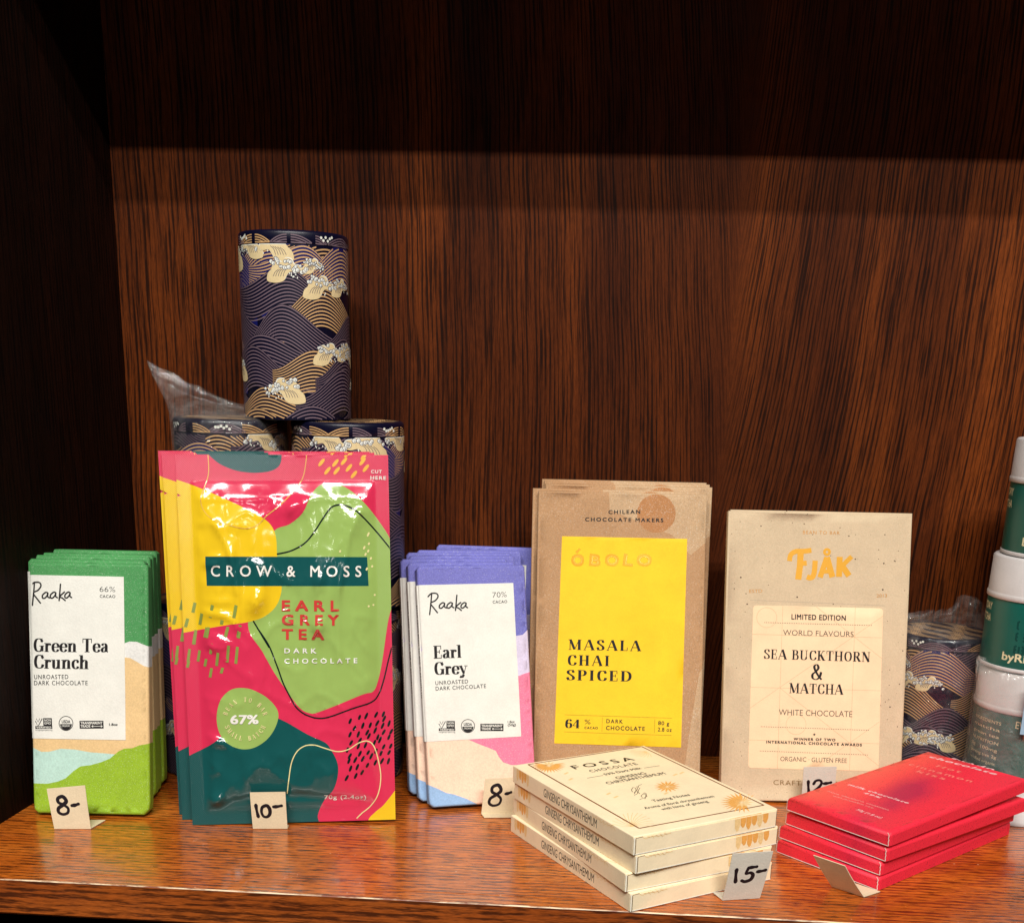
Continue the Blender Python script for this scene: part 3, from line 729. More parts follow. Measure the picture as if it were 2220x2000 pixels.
# ------------------------------------------------------------------ glossy pouches
PC_ = [(417.4, 1789.0), (857.5, 1775.1), (838.8, 986.0), (377.5, 986.0)]
PW, PH = 138.3, 247.5
F1 = Face(PC_, PW, PH, (320, 940, 3.483)); F2 = Face(PC_, PW, PH, (360, 1360, 3.741))
f_pink, f_yel = film('pink_film', (216, 50, 86)), film('yellow_film', (236, 196, 34))
f_grn, f_teal = film('leaf_green_film', (152, 182, 96)), film('dark_teal_film', (22, 82, 82))
f_gold, f_blk, f_wht = film('gold_film', (226, 182, 92)), film('black_film', (18, 34, 34)), film('white_film', (238, 236, 228))
f_red, f_sage, f_cream, f_or = film('red_film', (206, 66, 62)), film('sage_film', (138, 152, 74)), film('cream_film', (232, 222, 160)), film('orange_film', (238, 178, 52))
polys = [(cr(F1.pts([(400, 30), (420, 120), (520, 220), (640, 275), (760, 296), (880, 292), (960, 266), (998, 215), (1004, 120), (1000, 30)]), True, 6), f_teal),
         (cr(F1.pts([(1180, 580), (1225, 470), (1280, 400), (1350, 372), (1440, 385), (1540, 440), (1640, 535), (1740, 660), (1830, 810), (1860, 1000), (1850, 1250), (1810, 1420), (1770, 1700), (1740, 1850), (1700, 1940), (1610, 1965), (1300, 2090), (1220, 2100), (1150, 2060), (1070, 1960), (960, 1800), (870, 1640), (760, 1440), (860, 1150), (900, 850), (960, 730), (1060, 690), (1130, 640)]), True, 6), f_grn),
         (cr(F1.pts([(60, 330), (130, 330), (300, 380), (500, 460), (720, 560), (870, 640), (940, 710), (970, 800), (978, 930), (1005, 1080), (1010, 1190), (970, 1300), (880, 1380), (760, 1420), (620, 1440), (450, 1470), (270, 1505), (100, 1530), (40, 1400), (40, 700)]), True, 6), f_yel),
         (cr(F2.pts([(100, 1100), (190, 1040), (360, 950), (560, 800), (760, 690), (940, 740), (1140, 850), (1290, 920), (1340, 980), (1390, 1080), (1395, 1180), (1360, 1300), (1280, 1400), (1230, 1520), (1210, 1660), (700, 1720), (100, 1720)]), True, 6), f_teal),
         (cr(F2.pts([(1640, 1560), (1700, 1490), (1760, 1440), (1840, 1340), (1900, 1260), (1960, 1250), (1980, 1600), (1900, 1700), (1660, 1660)]), True, 6), f_yel)]
# the seal ring over the teal: added last so that it wins
polys.append((cr(F2.pts([(415, 720), (440, 600), (500, 520), (580, 485), (690, 492), (800, 545), (880, 620), (915, 700), (890, 800), (830, 890), (740, 955), (650, 976), (560, 960), (480, 910), (430, 830)]), True, 6), f_grn))
def seg_d(u, v, pts):
    best = 1e9
    for a_, b_ in zip(pts[:-1], pts[1:]):
        dx, dy = b_[0]-a_[0], b_[1]-a_[1]; t = max(0, min(1, ((u-a_[0])*dx + (v-a_[1])*dy) / (dx*dx + dy*dy)))
        best = min(best, math.hypot(u - a_[0] - dx*t, v - a_[1] - dy*t))
    return best
CRE = [(F1.pts([(520, 690), (600, 850), (660, 1040), (690, 1240), (680, 1470)]), 0.8, 2.0),
       (F1.pts([(1600, 600), (1520, 750), (1480, 1000), (1430, 1200), (1430, 1420), (1440, 1700)]), 0.8, 2.0),
       (F1.pts([(410, 1340), (520, 1350), (640, 1400)]), 0.6, 2.0), (F1.pts([(420, 1560), (500, 1520), (620, 1580), (560, 1630), (440, 1600)]), 0.7, 1.8),
       (F1.pts([(430, 990), (480, 930), (550, 930), (520, 980), (440, 1000)]), 0.6, 1.6),
       (F1.pts([(340, 290), (450, 360)]), 0.7, 2.2), (F1.pts([(515, 305), (680, 285)]), 0.5, 2.0),
       (F1.pts([(1080, 560), (1240, 500)]), 0.5, 4.0), (F1.pts([(830, 1000), (850, 1150), (800, 1330)]), 1.0, 5.0),
       (F1.pts([(1310, 1000), (1280, 1140), (1290, 1450)]), 0.9, 5.0),
       (F2.pts([(380, 960), (400, 1100), (380, 1400)]), 0.6, 2.4), (F2.pts([(540, 980), (530, 1200), (560, 1330)]), 0.5, 2.4),
       (F2.pts([(620, 1000), (650, 1180)]), 0.4, 3.0), (F2.pts([(360, 880), (480, 940)]), 0.7, 2.2), (F2.pts([(380, 1400), (440, 1370)]), 0.8, 3.0),
       (F2.pts([(900, 1010), (1200, 1080), (1300, 1160)]), 0.35, 5.0)]
GUS = F2.pts([(350, 1520), (560, 1420), (760, 1370), (1100, 1360), (1400, 1390), (1700, 1420), (1840, 1430)])
DIM = [(F1.p(x, y + 22), h, ru, rv) for x, y, h, ru, rv in [(400, 330, 1.5, 5, 3.5), (590, 298, 1.2, 7, 3), (1080, 545, 2.0, 10, 6), (1610, 335, 1.4, 4, 3.5), (1500, 350, 1.0, 6, 3),
        (375, 830, 1.6, 3, 6), (400, 1110, 1.3, 3, 6), (830, 1240, 2.6, 6, 7), (870, 1060, 1.2, 4, 4), (1300, 1080, 2.0, 4, 6), (1280, 1440, 2.4, 5, 7), (1440, 1110, 1.4, 2.5, 9), (640, 900, 1.3, 2.5, 8), (680, 1150, 1.0, 2.5, 8), (560, 1250, 0.9, 8, 2.5),
        (510, 1350, 0.9, 8, 2.5), (530, 1560, 1.5, 6, 3.5), (490, 965, 1.1, 5, 3), (400, 660, 1.0, 3, 2.5), (720, 680, 0.8, 6, 3)]] + \
      [(F2.p(x, y + 22), h, ru, rv) for x, y, h, ru, rv in [(420, 910, 1.5, 5, 3), (415, 1385, 1.6, 4, 4), (1200, 960, 0.8, 9, 4), (700, 1150, 0.8, 4, 12), (1650, 420, 0.8, 6, 5)]]
def pouch_z(u, v):
    d = min(u - 9, PW - 9 - u, v - 9, (PH - 17 - v) * 0.55)
    if d <= 0: return 0.12 * nz(u, v, 0.05, 2)
    k = min(1, d / 30); z = 6.0 * (1 - (1 - k) ** 2.2)
    e = min(1, d / 8)
    z += e * (1.5 * nz(u, v, 0.022, 5) + 0.55 * nz(u, v, 0.06, 9) + 0.45 * noise.noise(V((u*0.11, v*0.02, 4))) + 0.12 * nz(u, v, 0.17, 3))
    for pts, h, wd in CRE:
        dd = seg_d(u, v, pts)
        if dd < 3 * wd: z += e * 1.7 * h * math.exp(-(dd / wd) ** 2)
    z += e * (0.9 * max(0, 1 - 2.6*abs(nz(u + 0.4*v, v*0.8, 0.03, 21)))**5 + 0.55 * max(0, 1 - 2.4*abs(nz(u*1.3, v*0.35, 0.07, 31)))**6)
    for (cu_, cv_), h, ru, rv in DIM:
        q = ((u - cu_) / ru) ** 2 + ((v - cv_) / rv) ** 2
        if q < 7: z += e * 1.3 * h * math.exp(-q) * (1 + 0.35 * nz(u, v, 0.35, 8))
    dd = seg_d(u, v, GUS)
    if dd < 12: z -= e * 1.6 * math.exp(-(dd / 3.2) ** 2)
    if abs(v - (PH - 29)) < 4: z += e * 0.5 * math.exp(-((v - (PH - 29)) / 1.1) ** 2)
    return z
a = Art(F1)
a.line([(445, 130), (452, 300), (415, 430), (398, 500), (420, 580), (490, 650), (600, 690), (740, 720), (830, 690), (900, 620), (1000, 540), (1100, 430), (1165, 330), (1190, 190), (1190, 140)], 0.55, f_gold, 1, True)
a.line([(975, 910), (1080, 885), (1180, 830), (1250, 750), (1320, 640), (1380, 560), (1440, 538), (1500, 548), (1570, 585), (1650, 660), (1740, 760), (1830, 870)], 0.95, f_blk, 1, True)
a.line([(800, 1410), (920, 1610)], 0.95, f_blk, 1)
rnd = random.Random(3)
for (x, y) in [(1305, 218), (1410, 222), (1475, 208), (1615, 210), (1640, 260), (1512, 258), (1420, 280), (1350, 280), (1550, 308), (1390, 130), (1500, 150), (1625, 170)]:
    a.oval(x, y, 6.2, 2.2, R(50), f_or, 1)
for (x, y, h) in [(345, 1315, 80), (485, 1340, 100), (400, 1400, 90), (570, 1390, 100), (665, 1340, 100), (350, 1545, 100), (440, 1500, 80), (600, 1500, 70), (695, 1490, 90), (235, 1380, 60), (290, 1430, 70)]:
    a.poly([(x - 3, y - h/2), (x + 20, y - h/2 + 6), (x + 4, y + h/2), (x - 20, y + h/2 - 4)], f_sage, 1)
for (x, y, s) in [(1660, 760, 20), (1630, 860, 16), (1665, 830, 12), (1660, 885, 13), (1640, 910, 14), (1680, 940, 12), (1690, 1000, 10), (1650, 1020, 14), (1710, 1215, 9), (1665, 1300, 9), (1450, 888, 11), (1700, 1290, 8)]:
    a.oval(x, y, s*0.16, 1.3, R(65), f_cream, 1)
a.text('CROW & MOSS', (482, 1078), (1608, 1078), 80, f_wht, bold=0.012, track=1.7, lv=2.4)
for txt, y, x1 in (('EARL', 1333, 1440), ('GREY', 1440, 1440), ('TEA', 1548, 1330)):
    a.text(txt, (1018, y), (x1, y), 74, f_red, bold=0.035, track=1.6, lv=1.4)
a.text('CUT', (1680, 298), (1760, 298), 24, f_wht, bold=0.02, track=1.2); a.text('HERE', (1675, 345), (1792, 347), 26, f_wht, bold=0.02, track=1.2)
a2 = Art(F2)
a2.line([(742, 0), (830, 130), (900, 300), (950, 440), (1000, 540), (1060, 640), (1140, 700), (1240, 726), (1330, 712), (1500, 650), (1660, 600), (1720, 540), (1760, 430), (1800, 260), (1825, 160)], 0.95, f_blk, 1, True)
a2.text('DARK', (962, 203), (1218, 203), 38, f_wht, bold=0.02, track=1.7); a2.text('CHOCOLATE', (962, 287), (1548, 280), 38, f_wht, bold=0.02, track=1.7)
a2.text('67%', (532, 772), (752, 770), 68, f_wht, bold=0.03); a2.text('70g (2.4oz)', (1284, 1384), (1622, 1382), 34, f_wht, bold=0.01, track=1.1)
def arc(a_, txt, cx, cy, rx, ry, t0, t1, h, mt, inward):
    n = len(txt)
    for i, ch in enumerate(txt):
        if ch == ' ': continue
        t = t0 + (t1 - t0) * (i + 0.5) / n
        x, y = cx + rx*math.cos(t), cy - ry*math.sin(t)
        tx, ty = (math.sin(t), math.cos(t)) if inward else (-math.sin(t), -math.cos(t))
        w_ = h * (0.62 if ch != 'M' else 0.8)
        a_.text(ch, (x - tx*w_/2, y - ty*w_/2), (x + tx*w_/2, y + ty*w_/2), h * 1.05, mt, 'serif', T=.19)
arc(a2, 'BEAN TO BAR', 648, 745, 150, 150, R(168), R(12), 36, f_cream, True)
arc(a2, 'SMALL BATCH', 648, 732, 178, 178, R(198), R(342), 36, f_cream, False)
for (x, y, h) in [(230, 80, 120), (340, 40, 90), (500, 20, 60), (600, 30, 110), (125, 200, 120), (180, 230, 110), (262, 232, 95), (370, 170, 90), (420, 255, 110), (508, 210, 140), (578, 220, 140), (320, 285, 65), (365, 365, 80), (457, 345, 50), (175, 300, 60)]:
    a2.poly([(x - 4, y - h/2), (x + 18, y - h/2 + 4), (x + 5, y + h/2), (x - 18, y + h/2 - 4)], f_sage, 1)
for row in range(9):
    for k in range(6):
        x = 1500 + k*64 - row*4 + rnd.uniform(-14, 14) + (24 if row % 2 else 0); y = 745 + row*56 - k*14 + rnd.uniform(-14, 14)
        if (row < 2 and k > 4) or (row > 7 and k not in (0, 1, 2)) or x > 1850: continue
        a2.oval(x, y, rnd.uniform(3.6, 5.0), 1.75, R(64 + rnd.uniform(-7, 7)), f_blk, 1)
a2.line([(985, 1340), (1000, 1220), (1020, 1090), (1060, 1000), (1120, 950), (1200, 938), (1290, 965), (1390, 992), (1480, 975), (1560, 925), (1630, 912), (1680, 950), (1715, 1050), (1740, 1200), (1720, 1340), (1660, 1440), (1590, 1500), (1545, 1545)], 0.7, f_cream, 1.2, True)
bar_poly = F1.pts([(435, 930), (1050, 930), (1652, 930), (1664, 1148), (1050, 1150), (448, 1150)]); polys.append((bar_poly, f_teal))
root = empty('chocolate_pouch')
mb = MB(); out = [(0, 0), (PW, 0), (PW, PH), (0, PH), (0, PH - 25.0), (2.4, PH - 26.2), (0, PH - 27.2)]
f_edge = film('pale_film_edge', (240, 206, 190), 0.3)
P = slab(mb, out, f_pink, polys, 1.0, 0.0, 1.9, pouch_z, f_edge)
Pc = lambda u, v, off=0.0: P(min(PW - 0.2, max(0.2, u)), min(PH - 0.2, max(0.2, v)), off)
a.emit(mb, Pc, 0.24); a2.emit(mb, Pc, 0.24)
# back half of the pouch, plain film
body = mb.build('pouch_film', root)
hb = MB(); nu, nv = 16, 26; vs, fs = [], []
for j in range(nv + 1):
    for i in range(nu + 1):
        u, v = PW*i/nu, PH*j/nv; d = min(u - 9, PW - 9 - u, v - 9, PH - 17 - v); k = min(1, max(0, d) / 30)
        vs.append((u*1e-3, (0.05 + 3.0*(1 - (1 - k)**2.2))*1e-3, v*1e-3))
for j in range(nv):
    for i in range(nu): q = j*(nu+1) + i; fs.append((q + 1, q, q + nu + 1, q + nu + 2))
hb.add(vs, fs, f_pink, True, [(v[0]*1e3, v[2]*1e3) for v in vs]); hb.build('pouch_back', root)
PQ = (-0.2648, 0.0895, 0.1758, 0.1496)
place(root, PQ, 0.001, roll=0.014)
tag(root, 'front glossy pink, yellow and green chocolate pouch, behind the 10- price card', 'pouch', 'glossy chocolate pouches')
PL = ['glossy pouch just behind the front pouch, showing as a strip at its left edge', 'rearmost glossy pouch, only a thin strip at the left and its top seal showing']
for i, (x, y, yw) in enumerate([(-0.2750, 0.0985, 0.03), (-0.2805, 0.1085, 0.05)]):
    o = copy_tree(root); place(o, (x, y, PQ[2], PQ[3]), 0.001, -0.2*(math.sin(PQ[3]) - math.sin(PQ[3] - 0.03*(i+1))), 0, yw, -0.03 * (i + 1), 0.013 - 0.004 * i); o['label'] = PL[i]

# ------------------------------------------------------------------ kraft packs with a yellow label
OC = [(1154.0, 1721.1), (1516.9, 1728.0), (1533.3, 1077.1), (1167.6, 1068.6)]
OW, OH, OT = 125.7, 224.1, 7.0
F = Face(OC, OW, OH, (1120, 1000, 2.676))
KR = paper('kraft_board', (180, 140, 102), 0.8, 0.25, 0.2, 0.12, 0.5, [(520, 0.2, (150, 108, 70))])
KR2 = paper('kraft_pale_print', (192, 160, 124), 0.8, 0.25, 0.3, 0.12, 0.5)
KR3 = paper('kraft_warm_print', (178, 126, 82), 0.8, 0.25, 0.3, 0.12, 0.5)
YEL = paper('yellow_label_board', (244, 200, 36), 0.7, 0.3, 0.0, 0.03, 0.3)
GOLD = NT('gold_foil'); GOLD = GOLD.out(lin((252, 186, 66)), 0.26, 0.8, None, 0.3)
YGOLD = NT('yellow_foil'); YGOLD = YGOLD.out(lin((232, 158, 14)), 0.3, 0.5, None, 0.3)
circ = F.pts([(810 + 112*math.cos(2*math.pi*k/32), 318 + 112*math.sin(2*math.pi*k/32)) for k in range(32)])
polys = [(F.pts([(530, 60), (1150, 60), (1150, 440), (1010, 560), (900, 440), (540, 300)]), KR2), (circ, KR3),
         (F.pts([(1060, 1240), (1130, 1150), (1130, 1900), (960, 1900), (1000, 1600)]), KR2)]
def exo(u, v): return 0.9 * nz(u, v, 0.02, 3) + 0.12 * nz(u, v, 0.07, 5)
root = empty('kraft_chocolate_pack')
mb = MB(); P = slab(mb, rect(0, 0, OW, OH), KR, polys, OT, 1.6, 9.0, exo)
a = Art(F)
a.text('CHILEAN', (533, 321), (716, 319), 21, INK, bold=0.03, track=1.35); a.text('CHOCOLATE MAKERS', (398, 363), (850, 368), 21, INK, bold=0.03, track=1.35)
a.emit(mb, P)
# folded-over top flap line
mb.build('envelope', root)
lb = MB(); a = Art(F)
q = [F.p(*p) for p in ((218, 1650), (953, 1674), (989, 466), (263, 450))]
P2 = slab(lb, [q[0], q[1], q[2], q[3]], YEL, [], 0.5, 0.2, 8.0)
def PL2(u, v, off=0): x, y, z = P(u, v); return (x, y - (0.5 + off) * 1e-3, z)
# letter the label: embossed gold foil name, black text, hairline rules
parts = 'OBOLO'; xs = [(318, 385), (424, 480), (514, 586), (620, 668), (698, 776)]
for ch, (x0, x1) in zip(parts, xs):
    a.text(ch, (x0, 617), (x1, 622), 62, YGOLD, bold=0.05, lv=3)
a.line([(345, 545), (368, 522)], 1.6, YGOLD, 3)
for ch, (x0, x1) in zip(parts, xs): a.text(ch, (x0 + 9, 612), (x1 - 7, 617), 50, GOLD, bold=-0.02, lv=5)
a.text('MASALA', (298, 1108), (720, 1116), 60, INK, 'serif', track=1.17, T=.2)
a.text('CHAI', (294, 1198), (537, 1203), 60, INK, 'serif', track=1.17, T=.2)
a.text('SPICED', (288, 1284), (665, 1292), 60, INK, 'serif', track=1.17, T=.2)
RULE = paper('rule_ink', (176, 148, 30), 0.7)
a.line([(278, 1484), (900, 1504)], 0.35, RULE, 2); a.line([(275, 1583), (898, 1604)], 0.35, RULE, 2)
a.line([(497, 1500), (494, 1582)], 0.35, RULE, 2); a.line([(801, 1510), (798, 1590)], 0.35, RULE, 2)
a.text('64', (280, 1560), (368, 1563), 50, INK, 'serif', T=.2)
a.text('%', (393, 1538), (428, 1539), 26, INK); a.text('CACAO', (393, 1566), (470, 1568), 13, INK, bold=0.03, track=1.2)
a.text('DARK', (520, 1532), (614, 1535), 22, INK, bold=0.02, track=1.3); a.text('CHOCOLATE', (518, 1572), (742, 1577), 23, INK, bold=0.02, track=1.2)
a.text('80 g', (820, 1543), (884, 1546), 22, INK, bold=0.015, track=1.1); a.text('2.8 oz', (818, 1580), (898, 1583), 22, INK, bold=0.015, track=1.1)
lb.v = [PL2(x * 1e3, z * 1e3, (-y * 1e3 - 0.5)) for x, y, z in lb.v]
a.emit(lb, PL2)
lb.build('label', root)
OQ = (-0.0371, 0.1849, 0.0805, 0.2663)
place(root, OQ, OT * 1e-3)
tag(root, 'front brown kraft chocolate pack with a bright yellow label', 'chocolate pack', 'brown kraft chocolate packs')
OL = ['kraft pack directly behind the yellow labelled front pack, jutting out at its left edge', 'kraft pack third from the front, its upper edge showing under the rear ones', 'kraft pack second from the back, a narrow strip at the top', 'rearmost brown kraft pack, its top edge highest against the wood']
for i, (dx, dyw, dl, dz) in enumerate([(-0.004, 0.0, -0.02, 0), (0.0050, -0.01, -0.10, 0), (0.0050, 0.0, -0.15, 0), (0.003, -0.005, -0.20, 0)]):
    o = copy_tree(root); place(o, OQ, OT * 1e-3, 0.0078 * (i + 1), dx, dyw, dl); o['label'] = OL[i]

# ------------------------------------------------------------------ speckled packs with a peach label
FC = [(1560.8, 1739.3), (1951.5, 1743.4), (1975.1, 1118.8), (1577.7, 1111.6)]
FW, FH, FT = 135.2, 212.6, 6.5
F = Face(FC, FW, FH, (1540, 1080, 2.676))
SPK = paper('speckled_board', (206, 184, 152), 0.8, 0.25, 0.1, 0.06, 0.5, [(190, 0.13, (92, 76, 62)), (340, 0.16, (112, 94, 76)), (120, 0.075, (52, 42, 36))])
PCH = paper('peach_label', (246, 212, 172), 0.75, 0.3, 0, 0.03, 0.3)
PLN = paper('peach_label_line', (214, 178, 138), 0.75)
COP = NT('copper_foil'); COP = COP.out(lin((236, 168, 92)), 0.3, 0.5, None, 0.6)
BRN = paper('bronze_ink', (132, 100, 52), 0.5, 0.5)
root = empty('speckled_chocolate_pack')
mb = MB(); P = slab(mb, rect(0, 0, FW, FH), SPK, [], FT, 1.2, 12.0, lambda u, v: 0.8 * nz(u, v, 0.014, 8))
a = Art(F)
a.text('BEAN TO BAR', (532, 218), (745, 222), 20, COP, bold=0.0, track=1.2); a.text('ESTD', (222, 560), (298, 558), 19, COP); a.text('2013', (960, 584), (1020, 584), 19, COP)
LT = 26
def bold_poly(pts): a.poly(pts, GOLD, 2.5)
# lettered name in foil: flared F, J, ringed A, K
a.line([(455, 375), (462, 340), (490, 320), (540, 318), (582, 312)], 3.6, GOLD, 2.2, True)
a.line([(520, 318), (516, 400), (506, 482)], 4.6, GOLD, 2.4); a.line([(500, 392), (555, 386)], 3.6, GOLD, 2.6)
a.line([(604, 372), (600, 430), (592, 462), (575, 472), (556, 466)], 3.9, GOLD, 2.2, True)
a.line([(632, 470), (672, 352)], 4.0, GOLD, 2.2); a.line([(672, 352), (704, 468)], 4.4, GOLD, 2.4); a.line([(642, 436), (694, 434)], 3.0, GOLD, 2.6)
a.line([(672 + 15*math.cos(t), 322 + 15*math.sin(t)) for t in [2*math.pi*i/20 for i in range(21)]], 2.0, GOLD, 2.2, step=99)
a.line([(746, 350), (742, 466)], 4.4, GOLD, 2.2); a.line([(815, 348), (752, 410)], 3.4, GOLD, 2.4); a.line([(762, 404), (800, 460)], 4.4, GOLD, 2.6)
a.text('CRAFT CHOCOLATE', (365, 1672), (870, 1685), 28, BRN, bold=0.0, track=1.15)
a.line([(226, 602), (1010, 632)], 0.25, paper('score_line', (176, 160, 138)), 1)
a.emit(mb, P); mb.build('carton', root)
lb = MB(); a = Art(F)
q = [F.p(*p) for p in ((218, 1575), (974, 1592), (998, 648), (245, 632))]
Q = rrect(0, 0, 1, 1, 0.022, 4); Q = [((1-s)*(1-t)*q[0][0] + s*(1-t)*q[1][0] + s*t*q[2][0] + (1-s)*t*q[3][0], (1-s)*(1-t)*q[0][1] + s*(1-t)*q[1][1] + s*t*q[2][1] + (1-s)*t*q[3][1]) for s, t in Q]
slab(lb, Q, PCH, [], 0.3, 0.1, 8.0)
def PL3(u, v, off=0): x, y, z = P(u, v); return (x, y - (0.3 + off) * 1e-3, z)
lb.v = [PL3(x * 1e3, z * 1e3, (-y * 1e3 - 0.3)) for x, y, z in lb.v]
for pts in ([(416, 636), (388, 1578)], [(836, 640), (806, 1586)], [(240, 800), (990, 818)], [(230, 1107), (985, 1125)], [(222, 1412), (978, 1432)], [(228, 1228), (1000, 690)], [(610, 640), (990, 938)], [(400, 1110), (975, 1560)], [(620, 1560), (978, 1305)]):
    a.line(pts, 0.28, PLN, 1)
for cx, cy in ((323, 703), (495, 1322)): a.line([(cx + 58*math.cos(t), cy + 58*math.sin(t)) for t in [2*math.pi*i/36 for i in range(37)]], 0.28, PLN, 1.2, step=99)
a.text('LIMITED EDITION', (467, 713), (780, 719), 29, INK, bold=0.028, track=1.1); a.text('WORLD FLAVOURS', (418, 805), (826, 814), 31, INK, bold=-0.008)
def wedge_caps(txt, p0, p1, h):
    """display capitals with small wedge serifs"""
    a.text(txt, p0, p1, h, INK, 'serif', track=1.06, T=.16)
wedge_caps('SEA BUCKTHORN', (306, 942), (924, 958), 56)
wedge_caps('&', (578, 1062), (650, 1064), 92)
wedge_caps('MATCHA', (453, 1140), (766, 1148), 58)
a.text('WHITE CHOCOLATE', (395, 1268), (820, 1278), 34, INK, bold=-0.008)
for p0, p1 in (((312, 732), (930, 747)), ((293, 1335), (914, 1354)), ((288, 1476), (909, 1497))): a.dots(p0, p1, 62, 0.32, INK)
st = [(601 + (9 if k % 2 == 0 else 4)*math.sin(math.pi*k/5), 1380 - (9 if k % 2 == 0 else 4)*math.cos(math.pi*k/5)) for k in range(10)]; a.poly(st, INK, 2)
a.text('WINNER OF TWO', (482, 1413), (722, 1418), 14, INK, bold=0.045, track=1.3); a.text('INTERNATIONAL CHOCOLATE AWARDS', (323, 1431), (876, 1447), 14, INK, bold=0.045, track=1.3)
a.text('ORGANIC · GLUTEN FREE', (405, 1534), (790, 1544), 26, INK, bold=-0.005)
a.emit(lb, PL3); lb.build('label', root)
FQ = (0.1024, 0.1855, 0.0961, 0.2253)
place(root, FQ, FT * 1e-3)
tag(root, 'front beige speckled chocolate pack with a peach label and gold lettering', 'chocolate pack', 'beige speckled chocolate packs')
o = copy_tree(root); place(o, FQ, FT * 1e-3, 0.0072, 0.003, 0.0, -0.004); o['label'] = 'beige speckled chocolate pack behind the peach labelled one, only its top rim showing'

# ------------------------------------------------------------------ cream boxes lying in a stack
CX, CY, CYAW, CA, CB, CT = 0.03096, -0.01152, 0.577, 108.0, 144.0, 11.5
TOPC = [(1374, 1817), (1686, 1756), (1396, 1618), (1112, 1662)]
F = Face([(1368, 1811), (1681, 1756), (1392, 1619), (1111, 1659)], CA, CB, (1080, 1600, 3.156))
CRM = paper('cream_box_board', (250, 231, 194), 0.6, 0.35, 0.0, 0.03, 0.2)
CRS = paper('cream_fold_edge', (250, 244, 226), 0.7)
BORD = paper('brown_border_ink', (128, 66, 26), 0.6); ORA = paper('orange_flower_ink', (236, 172, 88), 0.6); ORL = paper('pale_flower_ink', (240, 206, 146), 0.6); GRY = paper('grey_ink', (92, 78, 60), 0.6)
DRK = paper('gap_ink', (70, 54, 40), 0.8)
def flower(a, cx, cy, n, r0, r1, ry, m, wd, rot=0.0, span=2*math.pi):
    for k in range(n):
        t = rot + span * k / n; c_, s_ = math.cos(t), math.sin(t)
        tip = (cx + r1*c_, cy + r1*ry*s_); nx, ny = -s_, c_
        mid = (cx + (r0 + r1)/2*c_, cy + (r0 + r1)/2*ry*s_)
        a.poly([(cx + r0*c_, cy + r0*ry*s_), (mid[0] + nx*wd, mid[1] + ny*wd*ry), tip, (mid[0] - nx*wd, mid[1] - ny*wd*ry)], m, 1 + 0.13*k)
mb = MB(); a = Art(F)
P0 = slab(mb, rrect(0, 0, CA, CB, 0.8, 2), CRM, [], CT, 0.7, 0)
# lie it down: the printed front becomes the top
bord = F.pts([(945, 612), (1800, 468), (970, 68), (200, 182)])
for i in range(4):
    p, q = bord[i], bord[(i + 1) % 4]
    a.raw(*ribbon([p, q], 1.15), BORD, 1 + 0.2*i)
a.text('FOSSA', (518, 216), (925, 158), 0, INK, bold=0.012, track=1.45, mm=7.2); a.text('CHOCOLATE', (628, 238), (945, 188), 0, INK, bold=0.008, track=1.2, mm=4.6)
a.text('53% Dark Milk', (722, 258), (970, 217), 0, INK, bold=0.016, mm=3.4); a.line([(598, 276), (705, 259)], 0.5, INK, 2); a.line([(985, 212), (1090, 197)], 0.5, INK, 2)
a.text('GINSENG', (805, 285), (1004, 252), 0, INK, bold=0.008, mm=4.4); a.text('CHRYSANTHEMUM', (740, 319), (1135, 254), 0, INK, bold=0.008, mm=4.4)
a.text('Tasting Notes', (1050, 438), (1300, 398), 0, INK, bold=0.008, shear=0.15, mm=3.6); a.text('Aroma of floral chrysanthemum', (990, 486), (1465, 410), 0, INK, bold=0.008, shear=0.15, mm=3.5); a.text('with hints of ginseng', (1108, 494), (1425, 444), 0, INK, bold=0.008, shear=0.15, mm=3.5)
flower(a, 1140, 338, 15, 8, 92, 0.42, ORA, 9); flower(a, 1140, 338, 9, 4, 50, 0.42, ORL, 7)
for k in range(9): 
    x0, y0 = 945 + rnd.uniform(-40, 40), 355 + rnd.uniform(-35, 35)
    a.line([(x0, y0), (x0 + rnd.uniform(-26, 26), y0 + rnd.uniform(8, 26)), (x0 + rnd.uniform(-30, 30), y0 + rnd.uniform(20, 46))], 0.45, GRY, 1, True)
for (x, y) in [(455, 242), (485, 282), (740, 380), (790, 402), (1195, 258), (1240, 246), (1130, 382)]: a.line([(x - 12, y + 6), (x + 14, y - 6)], 1.6, ORL, 1)
flower(a, 340, 190, 18, 12, 118, 0.42, ORA, 8, R(-20), R(230)); flower(a, 340, 190, 12, 4, 66, 0.42, ORL, 8)
flower(a, 1650, 448, 18, 12, 150, 0.46, ORA, 10, R(70), R(250)); flower(a, 1650, 448, 12, 4, 84, 0.46, ORL, 9)
for k in range(14):
    t = R(185 + k*13); a.line([(900, 600), (900 + 70*math.cos(t), 600 + 50*math.sin(t)), (900 + 150*math.cos(t + .14), 600 + 92*math.sin(t + .14))], 0.4, ORL, 1.1, True)
for k in range(10):
    t = R(60 + k*14); a.line([(1000, 100), (1000 + 50*math.cos(t), 100 + 22*math.sin(t)), (1000 + 110*math.cos(t + .2), 100 + 40*math.sin(t + .2))], 0.4, ORL, 1.1, True)
a.emit(mb, P0)
